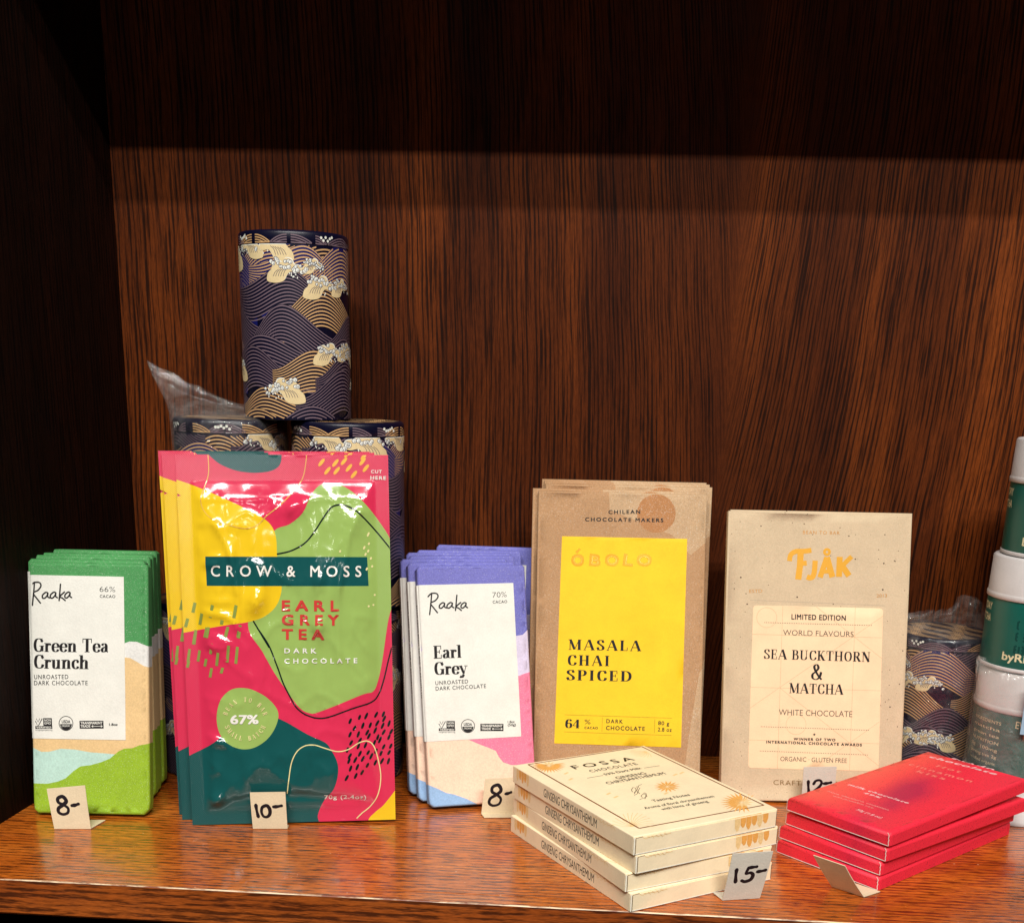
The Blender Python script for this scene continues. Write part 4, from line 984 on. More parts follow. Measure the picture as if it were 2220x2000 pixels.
# side prints.  frame after laying down: x along CA, y along CB, z up = thickness
sd = MB()
def side_tri(parts, m, fn):
    for vs, fs in parts: sd.add([fn(*p) for p in vs], fs, m)
parts, wd = sans_text('GINSENG CHRYSANTHEMUM', 0.0, 1.0)
L0, L1 = 0.29*CB, 0.73*CB
side_tri(parts, INK, lambda x, y: (-0.00006, (CB - L0 - x/wd*(L1 - L0))*1e-3, (2.9 + y*5.6)*1e-3))
def petals(x0, n, w_, face):
    for k in range(n):
        cx = x0 + k*w_; h = 8.2 - 1.6*(k % 2); pts = [(cx - w_*.47, 10.9), (cx + w_*.47, 10.9), (cx + w_*.50, 10.9 - h*.5), (cx + w_*.3, 10.9 - h*.9), (cx - w_*.05, 10.9 - h), (cx - w_*.4, 10.9 - h*.72)]
        sd.add([face(p[0], p[1], 0.00005 + k*0.000004) for p in pts], [tuple(reversed(range(6)))], ORA if k % 4 else ORL)
fl = lambda s, z, o: (-o, (CB - s)*1e-3, z*1e-3); fr = lambda s, z, o: (s*1e-3, -o, z*1e-3)
petals(7, 5, 3.4, fl); petals(72, 6, 4.2, fr)
for x0, face in ((100, fl), (14, fr)):
    for k in range(6):
        q = cr([(x0 + k*4, 10.8), (x0 + k*4 + 1.6, 8.8 + rnd.uniform(-.8, .8)), (x0 + k*4 + 3.6, 9.8), (x0 + k*4 + 4.8, 8.0 + rnd.uniform(-1, 1))], n=4); vs, fs = ribbon(q, 0.35)
        sd.add([face(p[0], p[1], 0.00005) for p in vs], [tuple(reversed(f)) for f in fs], ORL)
# tuck flap on the right-hand short side: a lid panel standing 0.4 mm proud with dark seams
end = MB()
end.box((0.0012, -0.0006, 0.0004), (CA*1e-3 - 0.0012, 0.0001, CT*1e-3 - 0.0010), CRM, 0.0002)
for (s0, z0, s1, z1) in ((1.2, 0.5, 1.2, 10.4), (1.2, 10.5, 6.0, 10.7), (CA - 1.2, 0.5, CA - 1.2, 10.2), (1.2, 0.45, CA - 1.2, 0.45)):
    vs, fs = ribbon([(s0, z0), (s1, z1)], 0.32); end.add([(x*1e-3, -0.00068, z*1e-3) for x, z in vs], fs, DRK)
vs, fs = ribbon([(0.2, 0.2), (0.2, 11.0)], 0.9); end.add([(x*1e-3, -0.0007, z*1e-3) for x, z in vs], fs, CRS)
vs, fs = ribbon([(1.2, 0.0), (CA - 1.2, 0.0)], 0.7); end.add([(x*1e-3, -0.00072, (z + .45)*1e-3) for x, z in vs], fs, CRS)
fr2 = lambda s, z, o: (s*1e-3, -0.00068 - o, z*1e-3)
for k in range(6):
    cx = 76 + k*4.4; h = 8.4 - 1.8*(k % 2); pts = [(cx - 2.1, 10.2), (cx + 2.1, 10.2), (cx + 2.2, 10.2 - h*.5), (cx + 1.3, 10.2 - h*.9), (cx, 10.2 - h), (cx - 1.8, 10.2 - h*.7)]
    end.add([fr2(p[0], p[1], 0.00003 + k*0.000004) for p in pts], [tuple(reversed(range(6)))], ORA if k % 4 else ORL)
for k in range(6):
    q = cr([(6 + k*3, 10.3), (8 + k*3, 9.2 + rnd.uniform(-.6, .6)), (10 + k*3, 9.6), (11 + k*3, 8.6 + rnd.uniform(-1, 1))], n=4); vs, fs = ribbon(q, 0.35); end.add([fr2(p[0], p[1], 0.00003) for p in vs], fs, ORL)
box = empty('chocolate_box')
# lay the slab on its back: (u, -z, v) -> (u, v, z)
mb.v = [(x, z, -y) for x, y, z in mb.v]
for vv, uvs in ((sd.v, sd.uv),):
    o_ = len(mb.v); mb.v += vv; mb.uv += uvs
    for f, mi_, sm_ in zip(sd.f, sd.mi, sd.sm): mb.f.append(tuple(o_ + i for i in f)); mb.mi.append(mb.mat(sd.mats[mi_])); mb.sm.append(sm_)
bx_ = mb.build('carton', box); ef = end.build('end_flap', box)
CL = ['cream and gold chocolate box lying topmost in its stack of four', 'cream chocolate box second from the top of the stack', 'cream chocolate box third from the top, behind the 15- price card', 'cream chocolate box at the bottom of the stack, flat on the shelf']
for i, (dx, dy, dyw) in enumerate([(0, 0, 0), (.0018, .0006, 0.004), (-.0035, .0008, -0.034), (.0, -.0006, 0.004)]):
    o = box if i == 0 else copy_tree(box)
    o.location = (CX + dx, CY + dy, 0.0002 + (3 - i) * 0.01185); o.rotation_euler = (0, 0, CYAW + dyw)
    tag(o, CL[i], 'chocolate box', 'cream chocolate boxes in a stack')

# ------------------------------------------------------------------ red envelopes lying in a stack
RX, RY, RYAW, RA, RB, RT = 0.1872, 0.03528, 0.748, 161.0, 78.5, 9.2
F = Face([(1698, 1733), (1929, 1802), (2216, 1703), (1997, 1645)], RB, 154.0, (1660, 1580, 3.607))
def red_mat():
    n = NT('red_printed_paper'); u, v, _ = n.xyz(n.uv()); o = n.obj()
    du = n.add(u, n.mul(n.sub(v, 60.0), 0.2))
    g = n.math('ABSOLUTE', n.sub(du, 46.0)); g = n.rampf(g, 20, 2); g = n.math('MULTIPLY', g, n.mul(n.rampf(v, 135, 80), n.rampf(v, 0, 40, 0.45, 1.0)), clamp=True)
    blob = n.rampf(n.noise(n.vec(n.mul(u, 0.02), n.mul(v, 0.016), 1.3), 1, 2), 0.34, 0.62)
    g = n.math('MULTIPLY', g, n.add(0.35, blob), clamp=True)
    warm = n.math('MULTIPLY', n.rampf(u, 40, 4), n.rampf(v, 2, 14, 0.25, 1.0), clamp=True)
    c = n.mix(n.mul(warm, 0.8), lin((238, 44, 66)), lin((243, 96, 78)))
    c = n.mix(n.mul(g, 0.5), c, lin((112, 14, 78)))
    f1 = n.noise(o, 900, 2, 0.6); k = n.rampf(f1, 0.3, 0.7, 0.9, 1.1); c = n.mix(1.0, c, n.vec(k, k, k), 'MULTIPLY')
    sp_ = n.noise(o, 1100, 1, 0.4); c = n.mix(n.math('MULTIPLY', n.rampf(sp_, 0.34, 0.28), 0.6), c, lin((90, 10, 24)))
    return n.out(c, 0.55, 0.35, n.bump(n.add(f1, n.noise(o, 90, 3)), 0.3, 0.0005))
RED = red_mat(); TORN = paper('torn_white_edge', (240, 226, 220), 0.8); RW = paper('white_print_ink', (240, 192, 194), 0.6); RP = paper('pink_print_ink', (240, 124, 112), 0.6); RP2 = paper('pale_pink_ink', (240, 170, 164), 0.6)
red = empty('chocolate_envelope')
mb = MB(); a = Art(F)
def exr(u, v):
    d = min(u, RB - u, v, RA - v); k = min(1, max(0, d / 7))
    return k * (0.5 * nz(u, v, 0.035, 12) + 0.2 * nz(u, v, 0.1, 2)) - (1 - k) * 0.7 * abs(nz(u, v, 0.12, 6))
P0 = slab(mb, [(0.6, 0), (RB - 0.6, 0.2), (RB, 3), (RB, RA - 2), (RB - 1, RA), (1, RA), (0, RA - 2), (0, 2)], RED, [], RT, 2.4, 6.0, exr)
a.text('milk chocolate', (618, 470), (1100, 600), 0, RW, bold=0.03, track=1.15, shear=0.2, mm=3.0); a.text('49%', (742, 526), (880, 564), 0, RW, bold=0.02, track=1.15, shear=0.2, mm=2.7)
a.text('maca, eleuthero, cinnamon', (455, 512), (946, 650), 0, RP2, bold=0.0, shear=0.2, mm=2.2); a.text('with jerusalem rice', (500, 545), (825, 636), 0, RP2, bold=0.0, shear=0.2, mm=2.2)
a.text('50g (1.8 oz)', (690, 645), (890, 702), 0, RW, bold=0.006, shear=0.2, mm=2.8)
a.text('chocolate', (1270, 272), (1790, 398), 0, RW, bold=0.03, track=1.15, shear=0.2, mm=4.4); a.text('fundo', (1440, 262), (1775, 345), 0, RW, bold=0.03, track=1.3, shear=0.2, mm=4.4)
a.text('Hot', (1320, 340), (1510, 388), 0, RP, bold=0.02, track=1.3, mm=5.0); a.text('cinnamon', (1100, 328), (1595, 452), 0, RP, bold=0.02, track=1.3, mm=5.0); a.text('kiss', (1165, 378), (1385, 432), 0, RP, bold=0.02, track=1.3, mm=5.0)
a.emit(mb, P0)
mb.v = [(x, z, -y) for x, y, z in mb.v]
wr = mb.build('envelope', red)
te = MB()
zz = [(0.9, 0.2), (1.1, 1.6), (0.8, 2.4), (1.1, 4.4), (0.7, 5.1), (0.95, 7.0), (0.3, 8.2), (-0.3, 8.7)]
vs, fs = ribbon(zz, 0.55); te.add([((RB - 1.5 + x)*1e-3, -0.0003, (y + .1)*1e-3) for x, y in vs], fs, TORN)
vs, fs = ribbon([(0.5, 0.1), (RB - 1.2, 0.1)], 0.5); te.add([(x*1e-3, 0.0, (y + .25)*1e-3 ) for x, y in vs], fs, TORN)
vs, fs = ribbon([(-.1, .4), (0.15, 3), (0.0, 6), (0.4, 8)], 0.5); te.add([(-0.0003, (0.4 + 0*x)*1e-3 + x*1e-3, y*1e-3) for x, y in vs], [tuple(reversed(f)) for f in fs], TORN)
te.build('torn_edge', red)
# frame: local x = RB direction (from left-back corner to the front corner), y = RA direction
RL = ['red chocolate envelope lying on top of the red stack', 'red chocolate envelope second from the top of its stack', 'red chocolate envelope third from the top of its stack', 'bottom red chocolate envelope of the stack, behind the blank bent card']
A_ = V((math.cos(RYAW), math.sin(RYAW), 0)); B_ = V((-A_.y, A_.x, 0))
for i, (dx, dy, dyw, rx, ry) in enumerate([(0.001, -0.001, 0.0, 0.018, 0.0), (0.0015, 0.001, -0.015, -0.004, 0.0), (-.002, 0.0008, 0.012, 0.004, 0), (-.003, 0.0, 0.02, 0, 0)]):
    o = red if i == 0 else copy_tree(red)
    p = V((RX, RY, 0)) + B_ * RB * 1e-3
    zt = 0.0003 + (3 - i) * 0.0099 + (0.0006 if i == 0 else 0)
    o.location = (p.x + dx, p.y + dy, zt); o.rotation_euler = (rx, ry, RYAW - math.pi / 2 + dyw)
    tag(o, RL[i], 'chocolate bar', 'red chocolate envelopes in a stack')

# ------------------------------------------------------------------ price cards
CARD_SHADED = paper('price_card_shaded', (212, 206, 192), 0.8, grain=0.05, bump=0.5)  # same card stock; the cooler, dimmer light on it is put into the colour
def price_card(p, q, r, s, foot, chars, label, CARD=CARD):
    """p,q bottom left/right, r,s top right/left (metres); foot: vector of the folded foot; chars: [(char, x, y, sx, sy)] in card units"""
    P_, Q_, R_, S_ = [V(x) for x in (p, q, r, s)]
    root = empty('price_card', P_); base = P_.copy()
    n_ = (Q_ - P_).cross(S_ - P_).normalized()
    b_ = MB(); th = 0.00045
    def quadslab(c0, c1, c2, c3, nn, bend=0.0):
        N = 6; vs = []; fs = []
        for j in range(N + 1):
            t = j / N
            l, r_ = c0.lerp(c3, t), c1.lerp(c2, t)
            o_ = nn * bend * math.sin(math.pi * t)
            for x in (l + o_, r_ + o_, r_ + o_ - nn*th, l + o_ - nn*th): vs.append(x - base)
        for j in range(N):
            k = j*4
            for a0, a1 in ((0, 1), (1, 2), (2, 3), (3, 0)): fs.append((k + a0, k + a1, k + 4 + a1, k + 4 + a0))
        fs += [(3, 2, 1, 0), (N*4, N*4 + 1, N*4 + 2, N*4 + 3)]
        b_.add(vs, fs, CARD)
    quadslab(P_, Q_, R_, S_, n_, 0.0005)
    pl = b_.build('card_face', root)
    b_ = MB(); f_ = V(foot); up_ = V((0, 0, 1))
    c0, c1 = P_ + V((0, 0, .0005)), Q_ + V((0, 0, .0005))
    a0, a1 = c0 + f_, c1 + f_
    if (c1 - c0).cross(f_).z < 0: quadslab(c1, c0, a0, a1, up_)
    else: quadslab(c0, c1, a1, a0, up_)
    b_.build('card_foot', root)
    if chars:
        k_ = MB(); lv = 0
        for ch, x, y, sx, sy in chars:
            for st in PEN[ch]:
                lv += 1; pts = [(x + a_*sx, y + bb*sy) for a_, bb in cr(st, n=7)]
                W_ = (Q_ - P_).length; H_ = (S_ - P_).length
                pts = [(u*W_*1e3, v*H_*1e3) for u, v in pts]; vs, fs = ribbon(pts, lambda f, dx, dy: 2.15 + 0.35*math.sin(7*f + x*9))
                items = [(vs, fs)] + [disc(pts[e][0], pts[e][1], 1.05, 10) for e in (0, -1)]
                for vv, ff in items:
                    lv += 0.3; o3 = []
                    for u, v in vv:
                        uu, tt = u / 1e3 / W_, v / 1e3 / H_
                        o3.append(P_.lerp(Q_, uu).lerp(S_.lerp(R_, uu), tt) + n_ * (0.0005*math.sin(math.pi*min(1, max(0, tt))) + 0.00004 + 0.000012*lv) - base)
                    k_.add(o3, ff, MARK)
        k_.build('handwritten_price', pl)
    tag(root, label, 'price card', 'folded price cards')
    return root
CH8 = [('8', .16, .22, .72, .56), ('-', .60, .36, .42, .34)]
price_card((-0.3535, .0708, .0003), (-.3296, .074, .0003), (-.3325, .0770, .0303), (-.3580, .0745, .0275), (0.0035, .0165, 0), [('8', .17, .36, .66, .44), ('-', .58, .38, .46, .36)], 'folded price card reading 8- in front of the green bars')
price_card((-.2226, .0886, .0003), (-.1994, .0916, .0003), (-.2000, .0913, .0270), (-.2236, .0884, .0265), (-0.0005, .006, 0), [('1', .10, .34, .55, .36), ('0', .26, .33, .50, .34), ('-', .63, .44, .60, .34)], 'folded price card reading 10- in front of the glossy pouch')
price_card((-.0710, .1375, .0003), (-.0452, .1418, .0003), (-.0430, .1432, .0272), (-.0688, .1392, .0262), (0.0028, -.0075, 0), [('8', .14, .24, .75, .60), ('-', .60, .34, .36, .46)], 'folded price card reading 8- in front of the blue bars')
price_card((.0872, .0101, .0003), (.1104, .0163, .0003), (.1148, .0105, .0335), (.0902, .0042, .0332), (-.0046, .0102, 0), [('1', .14, .40, .55, .30), ('5', .36, .40, .55, .31), ('-', .72, .46, .52, .28)], 'folded price card reading 15- in front of the cream boxes', CARD_SHADED)
price_card((.1605, .1800, .0003), (.1845, .1835, .0003), (.1838, .1812, .0335), (.1596, .1780, .0330), (0, .006, 0), [('1', .12, .38, .6, .32), ('2', .30, .38, .60, .32), ('-', .64, .46, .55, .30)], 'folded price card starting 12, half hidden behind the red envelopes', CARD_SHADED)
price_card((.1577, .0393, .0003), (.1746, .0255, .0003), (.1590, .0165, .0238), (.1424, .0300, .0244), (.0118, .0092, 0), [], 'blank folded card leaning outwards in front of the red envelopes')

# ------------------------------------------------------------------ wave patterned tea tins
def ink(name, rgb, rough=0.5, metal=None):
    return paper(name, rgb, rough, 0.4, 0, 0.08, 0.15, None, metal)
NAVY, BLUE = ink('navy_paper', (7, 7, 34), 0.36), ink('blue_paper', (20, 24, 90), 0.36)
GLD, MAU = ink('gold_line_ink', (204, 162, 112), 0.45), ink('mauve_line_ink', (118, 98, 108), 0.5)
FOAM, FOAMW, FLINE = ink('cream_foam', (224, 202, 154)), ink('white_foam', (236, 238, 228)), ink('foam_outline', (40, 44, 80))
TR, TH = 40.2, 132.5
def tin_art(H, seed):
    """overlapping combed wave hills with foam crests; returns decals in (u, v) mm round the tin"""
    r = random.Random(seed); a = Art(None); C2 = math.pi * TR
    rows = 8; lv = 1.0; foam = []
    for row in range(rows):
        cy = H + 12 - row * (H + 16) / rows
        n = 5; w0 = 2*C2/n
        for k in range(n):
            cx = -C2 + (k + 0.5*(row % 2) + r.uniform(-.2, .2)) * w0; hw = w0 * r.uniform(0.6, 0.95); hb = r.uniform(13, 26); sk = r.uniform(-.6, .6); dy = r.uniform(-8, 8)
            lv += 0.16
            NS = 40
            def top(x, off, cx=cx, hw=hw, hb=hb, sk=sk, cy=cy, dy=dy):
                t = max(-1, min(1, (x - cx) / hw)); t2 = t + sk*(1 - t*t)*0.6
                return cy + dy + hb*(0.5 + 0.5*math.cos(math.pi*max(-1, min(1, t2))))*1.0 - hb - off*(0.55 + 0.45*math.cos(math.pi*t*0.5))
            xs = [cx - hw + 2*hw*i/NS for i in range(NS + 1)]
            cl = lambda p: (p[0], max(0.3, min(H - 0.3, p[1])))
            up_ = [cl((x, top(x, 0))) for x in xs]; dn = [cl((x, top(x, 0) - 26)) for x in xs]
            if max(p[1] for p in up_) < 1 or min(p[1] for p in dn) > H - 1: continue
            vs = [p for pr in zip(dn, up_) for p in pr]; a.raw(vs, [(2*i, 2*i+2, 2*i+3, 2*i+1) for i in range(NS)], BLUE if r.random() < 0.2 else NAVY, lv)
            col = GLD if r.random() < 0.66 else MAU
            for q in range(12):
                off = 0.5 + q*2.55
                pts = [(x, top(x, off)) for x in xs]
                wd = 1.05 if col is GLD else 0.9
                seg = []
                for i in range(NS):
                    y0, y1 = pts[i][1], pts[i+1][1]
                    if min(y0, y1) - wd < 0.4 or max(y0, y1) > H - 0.6: continue
                    seg.append(i)
                if not seg: continue
                vv = []; ff = []
                for i in seg:
                    b0 = len(vv); wa = wd*(0.45 + 0.55*math.cos(math.pi*0.5*max(-1, min(1, (xs[i]-cx)/hw)))); wb = wd*(0.45 + 0.55*math.cos(math.pi*0.5*max(-1, min(1, (xs[i+1]-cx)/hw))))
                    vv += [(xs[i], pts[i][1] - wa), (xs[i+1], pts[i+1][1] - wb), (xs[i+1], pts[i+1][1]), (xs[i], pts[i][1])]; ff.append((b0, b0+1, b0+2, b0+3))
                a.raw(vv, ff, col, lv + 0.08)
            if r.random() < 0.5 and 14 < cy < H - 4:
                fx, fy, fs_, fk = cx + r.uniform(-.4, .4)*hw, cy + dy - 3, r.choice((-1, 1)), r.uniform(0.75, 1.15)
                foam.append((fx, fy, fs_, fk, lv + 2.2))
                if r.random() < 0.75: foam.append((fx + fs_*fk*24, fy + r.uniform(-1, 5), fs_, fk*r.uniform(.6, .95), lv + 2.7))
    def foamy(x, y, s, k, l):
        k *= 0.8
        body = [(-16, -10), (-15, -3), (-11, 1), (-9, 7), (-4, 10), (0, 8), (4, 12), (10, 11), (13, 6), (18, 5), (20, 0), (15, -2), (9, -1), (5, -5), (2, -10), (-4, -12), (-10, -12)]
        q = cr([(x + s*k*px_, min(H - 1, y + k*py_)) for px_, py_ in body], True, 4)
        a.fill([(p[0]*1.0 + (0.5*s), min(H - .5, p[1] + .5)) for p in q], FOAMW, l); a.fill(q, FOAM, l + .16)
        for i in range(5):
            pts = cr([(x + s*k*(-9 + i*2.6), y + k*(-6)), (x + s*k*(-7 + i*2.6), y + k*(-2 + .4*i)), (x + s*k*(-3 + i*2.4), y + k*(1 + .3*i))], n=4); a.raw(*ribbon(pts, 0.35), FLINE, l + .2)
        for i in range(24):
            t = i / 23; bx, by = x + s*k*(-10 + 34*t + r.uniform(-1.4, 1.4)), y + k*(9 - 9*t*t + r.uniform(-5.5, 3.0)); rr_ = k*r.uniform(1.1, 2.0)
            if by > H - 2.5 or by < 3: continue
            a.raw(*disc(bx, by, rr_ + .35, 10), FLINE, l + .26 + i*.02); a.raw(*disc(bx, by, rr_, 10), FOAMW, l + .27 + i*.02); a.raw(*disc(bx + .25, by - .2, rr_*.45, 7), FLINE, l + .28 + i*.02); a.raw(*disc(bx + .1, by - .05, rr_*.3, 6), FOAMW, l + .285 + i*.02)
        for i in range(12):
            bx, by = x + s*k*r.uniform(0, 22), y + k*r.uniform(-7, 1)
            if by < 1: continue
            a.raw(*disc(bx, by, 0.45, 5, 0.75), FOAMW, l + .1)
    for f_ in foam: foamy(*f_)
    return a
def lathe(mb, prof, m, n=64, smooth=True, cap=True):
    vs = []
    for r_, z in prof:
        vs += [(r_*math.sin(2*math.pi*i/n)*1e-3, -r_*math.cos(2*math.pi*i/n)*1e-3, z*1e-3) for i in range(n)]
    fs = []
    for j in range(len(prof) - 1):
        for i in range(n): fs.append((j*n + i, j*n + (i+1) % n, (j+1)*n + (i+1) % n, (j+1)*n + i))
    mb.add(vs, fs, m, smooth)
    if cap:
        for j, rev in ((0, True), (len(prof) - 1, False)):
            f = [j*n + i for i in range(n)]; mb.add([vs[i] for i in f], [tuple(reversed(range(n))) if rev else tuple(range(n))], m)
def make_tin(seed, R_=TR, H=TH):
    root = empty('tea_tin')
    lid_h = 9.0
    bm_ = MB(); lathe(bm_, [(R_ - 1.2, 0), (R_ - .3, .5), (R_, 1.2), (R_, H - lid_h - .3)], NAVY)
    a = tin_art(H - lid_h - 0.6, seed)
    cyl = lambda r0: (lambda u, v, off=0.0: ((r0 + off)*math.sin(u/r0)*1e-3, -(r0 + off)*math.cos(u/r0)*1e-3, (v + 0.3)*1e-3))
    a.emit(bm_, cyl(R_), 0.11); bm_.build('tin_body', root)
    lm = MB(); lathe(lm, [(R_ + .15, H - lid_h), (R_ + .35, H - lid_h + .3), (R_ + .35, H - 2.2), (R_ - .2, H - .7), (R_ - 1.6, H)], NAVY)
    r = random.Random(seed + 5); al = Art(None)
    for k in range(18):
        u = -math.pi*R_ + k*2*math.pi*R_/18 + r.uniform(-3, 3); c_ = r.choice((GLD, MAU, MAU)); w_ = r.uniform(9, 16); f_ = r.choice((-1, 1))
        for q in range(4):
            pts = [(u + f_*(x - w_/2), max(0.3, min(6.2, 5.6 - q*1.7 - 5.0*(x/w_)**2))) for x in np.linspace(0, w_, 12)]; al.raw(*ribbon(pts, 0.75), c_, 1 + .03*k)
        if k % 5 == 0:
            for q in range(6): al.raw(*disc(u + q*1.9, 4.2 + r.uniform(-1.6, 1.4), 1.0, 9), FOAMW, 2 + .1*q)
    P_ = lambda u, v, off=0.0: ((R_ + .35 + off)*math.sin(u/R_)*1e-3, -(R_ + .35 + off)*math.cos(u/R_)*1e-3, (v + H - lid_h)*1e-3)
    al.emit(lm, P_, 0.03)
    top = Art(None)
    for k in range(7):
        for q in range(6):
            pts = [(x, -R_ + 8 + k*11 + 5*math.cos(x*0.11 + k*1.7) - q*1.5) for x in np.linspace(-R_ + 3, R_ - 3, 24)]
            pts = [p for p in pts if math.hypot(*p) < R_ - 3]
            if len(pts) > 3: top.raw(*ribbon(pts, 0.7), GLD, 1)
    top.emit(lm, lambda u, v, off=0.0: (u*1e-3, v*1e-3, (H + off)*1e-3), 0.03)
    lm.build('tin_lid', root)
    return root
t0 = make_tin(11)
TINS = [((-0.2170, 0.2255, 0.2657), 0.35, 'wave patterned navy tea tin standing on top of the two tins below', 0.93),
        ((-0.1805, 0.2240, 0.1329), 2.2, 'wave patterned tin under the right side of the top tin', 1.0),
        ((-0.1825, 0.2230, 0.0002), 4.0, 'bottom right wave patterned tin, seen between the pouch and the blue bars', 1.0),
        ((-0.2900, 0.2240, 0.0002), 1.1, 'bottom left wave patterned tin, seen between the green bars and the pouch', 1.0),
        ((-0.2665, 0.2230, 0.1329), 3.2, 'plastic wrapped wave patterned tin under the left side of the top tin', 1.0),
        ((0.2700, 0.2610, 0.0002), 5.0, 'plastic wrapped wave patterned tin beside the speckled pack', 0.91)]
tins = []
for i, (p, rz, lab, sc_) in enumerate(TINS):
    o = t0 if i == 0 else copy_tree(t0)
    o.location = p; o.rotation_euler = (0, 0, rz); o.scale = (sc_, sc_, sc_)
    tag(o, lab, 'tea tin', 'wave patterned tea tins'); tins.append(o)

def plastic(name='clear_plastic', milk=0.01):
    n = NT(name); t = n.t
    tr = n.n('ShaderNodeBsdfTransparent'); tr.inputs[0].default_value = (0.98, 0.98, 0.975, 1)
    gl = n.n('ShaderNodeBsdfGlossy'); gl.inputs['Roughness'].default_value = 0.09; gl.inputs[0].default_value = (0.9, 0.9, 0.88, 1)
    df = n.n('ShaderNodeBsdfDiffuse'); df.inputs[0].default_value = (0.75, 0.73, 0.7, 1)
    lw = n.n('ShaderNodeLayerWeight'); lw.inputs[0].default_value = 0.35
    nr = n.bump(n.noise(n.obj(), 95, 4, 0.62, 1.2), 0.7, 0.0035)
    for s in (gl.inputs['Normal'], df.inputs['Normal'], lw.inputs['Normal']): t.links.new(nr, s)
    fc = lw.outputs['Facing']
    haze_ = n.add(n.rampf(n.noise(n.obj(), 70, 4, 0.65), 0.45, 0.8, milk, milk + 0.14), n.mul(n.math('POWER', fc, 2.0), 0.16))
    m1 = n.n('ShaderNodeMixShader'); n.put(m1.inputs[0], haze_); t.links.new(tr.outputs[0], m1.inputs[1]); t.links.new(df.outputs[0], m1.inputs[2])
    m2 = n.n('ShaderNodeMixShader'); n.put(m2.inputs[0], n.add(0.05, n.mul(n.math('POWER', fc, 3.0), 0.4))); t.links.new(m1.outputs[0], m2.inputs[1]); t.links.new(gl.outputs[0], m2.inputs[2])
    t.links.new(m2.outputs[0], t.nodes['Material Output'].inputs[0])
    return n.m
PLAS = plastic(); PLASM = plastic('milky_plastic', 0.09)
def bag(parent, rad, h, crown, seed, z0=2.0, yaw=0.0, amp=1.6, ear=0.0, PL_=PLAS):
    """loose bag: tube round the tin, gathering above it into a flat crumpled fin. crown(t in -1..1) -> fin height mm, spread"""
    b_ = MB(); n, m1, m2 = 72, 26, 16; vs, fs = [], []
    for j in range(m1 + m2 + 1):
        for i in range(n):
            th = 2*math.pi*i/n; cx, sx = math.sin(th), -math.cos(th)
            if j <= m1:
                t = j / m1; z = z0 + (h - z0)*t; rr_ = rad + amp*abs(noise.noise(V((cx*1.6, sx*1.6, z*0.022 + seed))))*1.5 + 0.5*noise.noise(V((cx*5, sx*5, z*0.08 + seed)))
                x, y = rr_*cx, rr_*sx
            if ear:
                g_ = math.exp(-((cx + .86)**2 + (sx + .5)**2) / .09); tt_ = min(1, j / m1) ** 1.6
            if j <= m1:
                if ear: x += -.86*ear*g_*tt_; y += -.5*ear*g_*tt_
            else:
                t = (j - m1) / m2; rr_ = rad + amp*0.6
                hh, spread, lean = crown(cx)
                flat = min(1, t*1.5); x = rr_*cx*(1 + (spread - 1)*t); y = rr_*sx*(1 - flat*0.93) + lean*t
                z = h + hh*t*(1 if t else 0)
                x += 3.2*noise.noise(V((cx*2.6, sx*1.2 + 4, t*2.4 + seed)))*t; y += 5.0*noise.noise(V((cx*3.4, t*3, seed + 2)))*t; z += 4.5*noise.noise(V((cx*3.0, sx, t*2 + seed + 7)))*t
            if ear and j > m1: k_ = 1 - (j - m1)/m2; x += -.86*ear*g_*k_; y += -.5*ear*g_*k_
            c_, s_ = math.cos(yaw), math.sin(yaw)
            vs.append(((x*c_ - y*s_)*1e-3, (x*s_ + y*c_)*1e-3, z*1e-3))
    for j in range(m1 + m2):
        for i in range(n): fs.append((j*n + i, j*n + (i+1) % n, (j+1)*n + (i+1) % n, (j+1)*n + i))
    b_.add(vs, fs, PL_, True)
    return b_.build('plastic_wrap', parent)
def crownL(c):
    t = (1 - c) / 2
    return (5 + 33 * t ** 2.4, 1.0 + 0.42*t, 2.0)
bag(tins[4], TR + 1.0, TH + 0.3, crownL, 3.0, yaw=-tins[4].rotation_euler.z)
def crownR(c):
    return (20 + 9*math.sin(3.1*c + 0.4) + (-7 if -.2 < c < .25 else 0), 0.92, 5.0)
bag(tins[5], TR + 1.2, TH + 0.3, crownR, 9.0, yaw=-tins[5].rotation_euler.z, amp=2.2)

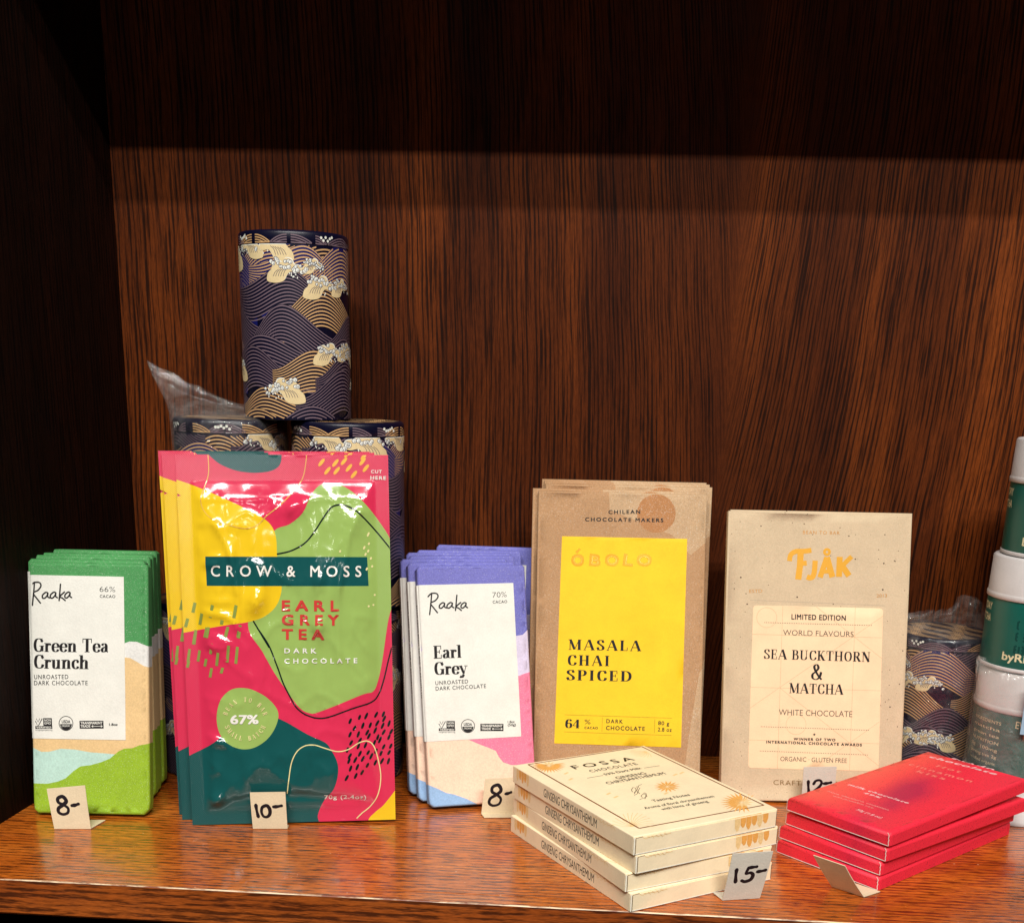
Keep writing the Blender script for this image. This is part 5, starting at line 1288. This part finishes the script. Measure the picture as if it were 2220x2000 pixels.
# ------------------------------------------------------------------ green matcha tins with white lids
TEAL = NT('teal_tin_print')
_o = TEAL.obj(); TEAL = TEAL.out(TEAL.mix(TEAL.noise(_o, 40, 3), lin((3, 88, 78)), lin((6, 102, 90))), 0.35, 0.5, TEAL.bump(TEAL.noise(_o, 500, 2), 0.08, 0.0003))
LIDW = paper('white_plastic_lid', (204, 199, 197), 0.4, 0.45, 0, 0.03, 0.12); TXC = paper('cream_print_ink', (226, 218, 176), 0.5); DTX = paper('dark_green_ink', (6, 66, 60), 0.45)
MR, MH = 36.0, 78.5
def make_matcha():
    root = empty('matcha_tin')
    bb = MB(); lathe(bb, [(MR - 1.5, 0), (MR - .2, .4), (MR, 1.0), (MR, 50)], TEAL)
    lathe(bb, [(MR + .05, 0.3), (MR + .5, .8), (MR + .5, 2.6), (MR + .05, 3.0)], LIDW)
    a = Art(None)
    a.textmm('byRishi', -14, 8.2, 27, 5.4, TXC, bold=0.02)
    a.textmm('EVERYDAY', -56, 40, 25, 5.0, TXC, bold=0.015); a.textmm('MATCHA', -50, 32, 19, 5.0, TXC, bold=0.015)
    for k, y in enumerate((36, 28, 19)):   # column of square seal-like signs
        for q in [((-6, y), (0, y)), ((-6, y - 5), (0, y - 5)), ((-6, y), (-6, y - 5)), ((0, y), (0, y - 5)), ((-6, y - 2.5), (0, y - 2.5)), ((-3, y), (-3, y - 5))][: 4 + k % 3]: a.raw(*ribbon(q, 1.3), DTX, 1 + .1*k)
    for k, y in enumerate((30, 26, 21)): a.textmm('powdered green tea'[: 12 + 3*k], 8, y, 20, 2.2, TXC, R(0))
    for k in range(7): a.textmm(['INGREDIENTS', 'matcha', 'green tea', 'NUTRITION', '0g   100mg', 'serving size 2g', 'certified organic'][k], -92, 40 - k*5, 26, 2.2, TXC)
    a.textmm('POWDERED GREEN TEA', 9.5, 12, 30, 2.6, TXC, R(90), bold=.02)
    a.emit(bb, lambda u, v, off=0.0: ((MR + off)*math.sin(u/MR)*1e-3, -(MR + off)*math.cos(u/MR)*1e-3, v*1e-3), 0.04)
    bb.build('tin_body', root)
    ll = MB(); lathe(ll, [(MR + .6, 49), (MR + 1.0, 49.4), (MR + 1.0, 52.2), (MR + .5, 52.8), (MR + .35, 53.2), (MR - .1, MH - 1.4), (MR - 1.2, MH - .3), (MR - 3.2, MH), (MR - 4.2, MH - .1)], LIDW)
    ll.build('tin_lid', root)
    return root
mt = make_matcha()
MX, MY = 0.3185, 0.200
cap = empty('loose_lid', (MX - 0.001, MY, 0.0002)); c_ = MB(); lathe(c_, [(MR + 1, 0), (MR + 1.2, .4), (MR + 1.2, 3.0), (MR + .8, 3.4), (MR + .3, 29), (MR - 1.2, 30.6), (MR - 3, 31)], LIDW); c_.build('lid_shell', cap)
tag(cap, 'white lid under the stack of green tins, behind the red envelopes', 'lid')
ML = ['bottom green tin of the right stack, covered in crumpled clear plastic', 'green tin with a white lid, in the middle of the stack of three', 'green tin with a white lid, topmost of the stack at the right edge']
mts = []
for i, (dx, rz) in enumerate([(0.0, 1.05), (-0.001, -0.55), (0.0035, -0.62)]):
    o = mt if i == 0 else copy_tree(mt)
    o.location = (MX + dx, MY, 0.0314 + i * (MH + .25) * 1e-3); o.rotation_euler = (0, 0, rz)
    tag(o, ML[i], 'tea tin', 'stacked green matcha tins'); mts.append(o)
def crownM(c):
    t = (1 - c) / 2
    return (4 + 14*(1 - t)**1.5, 1.0 + 0.05*t, -3.0)
BLUE_REFL = paper('painted_blue_reflection', (150, 184, 206), 0.5, 0.4, 0, 0.05)  # bluish reflection on the bag, painted as a coloured patch
wb = bag(mts[0], MR + 1.6, MH + 1.0, crownM, 17.0, z0=-6.0, yaw=-mts[0].rotation_euler.z, amp=2.6, ear=15.0, PL_=PLASM)
sk = MB(); vs, fs = [], []
for j in range(9):
    for i in range(13):
        th = -0.40 + 0.9 * i / 12; r_ = MR + 6.4 + 0.35 * noise.noise(V((th * 4, j * 0.5, 2)))
        vs.append((r_*math.sin(th - mts[0].rotation_euler.z)*1e-3, -r_*math.cos(th - mts[0].rotation_euler.z)*1e-3, (38 + 36*j/8)*1e-3))
for j in range(8):
    for i in range(12): fs.append((j*13 + i, j*13 + i + 1, (j+1)*13 + i + 1, (j+1)*13 + i))
sk.add(vs, fs, BLUE_REFL, True); sk.build('reflection_patch', wb)
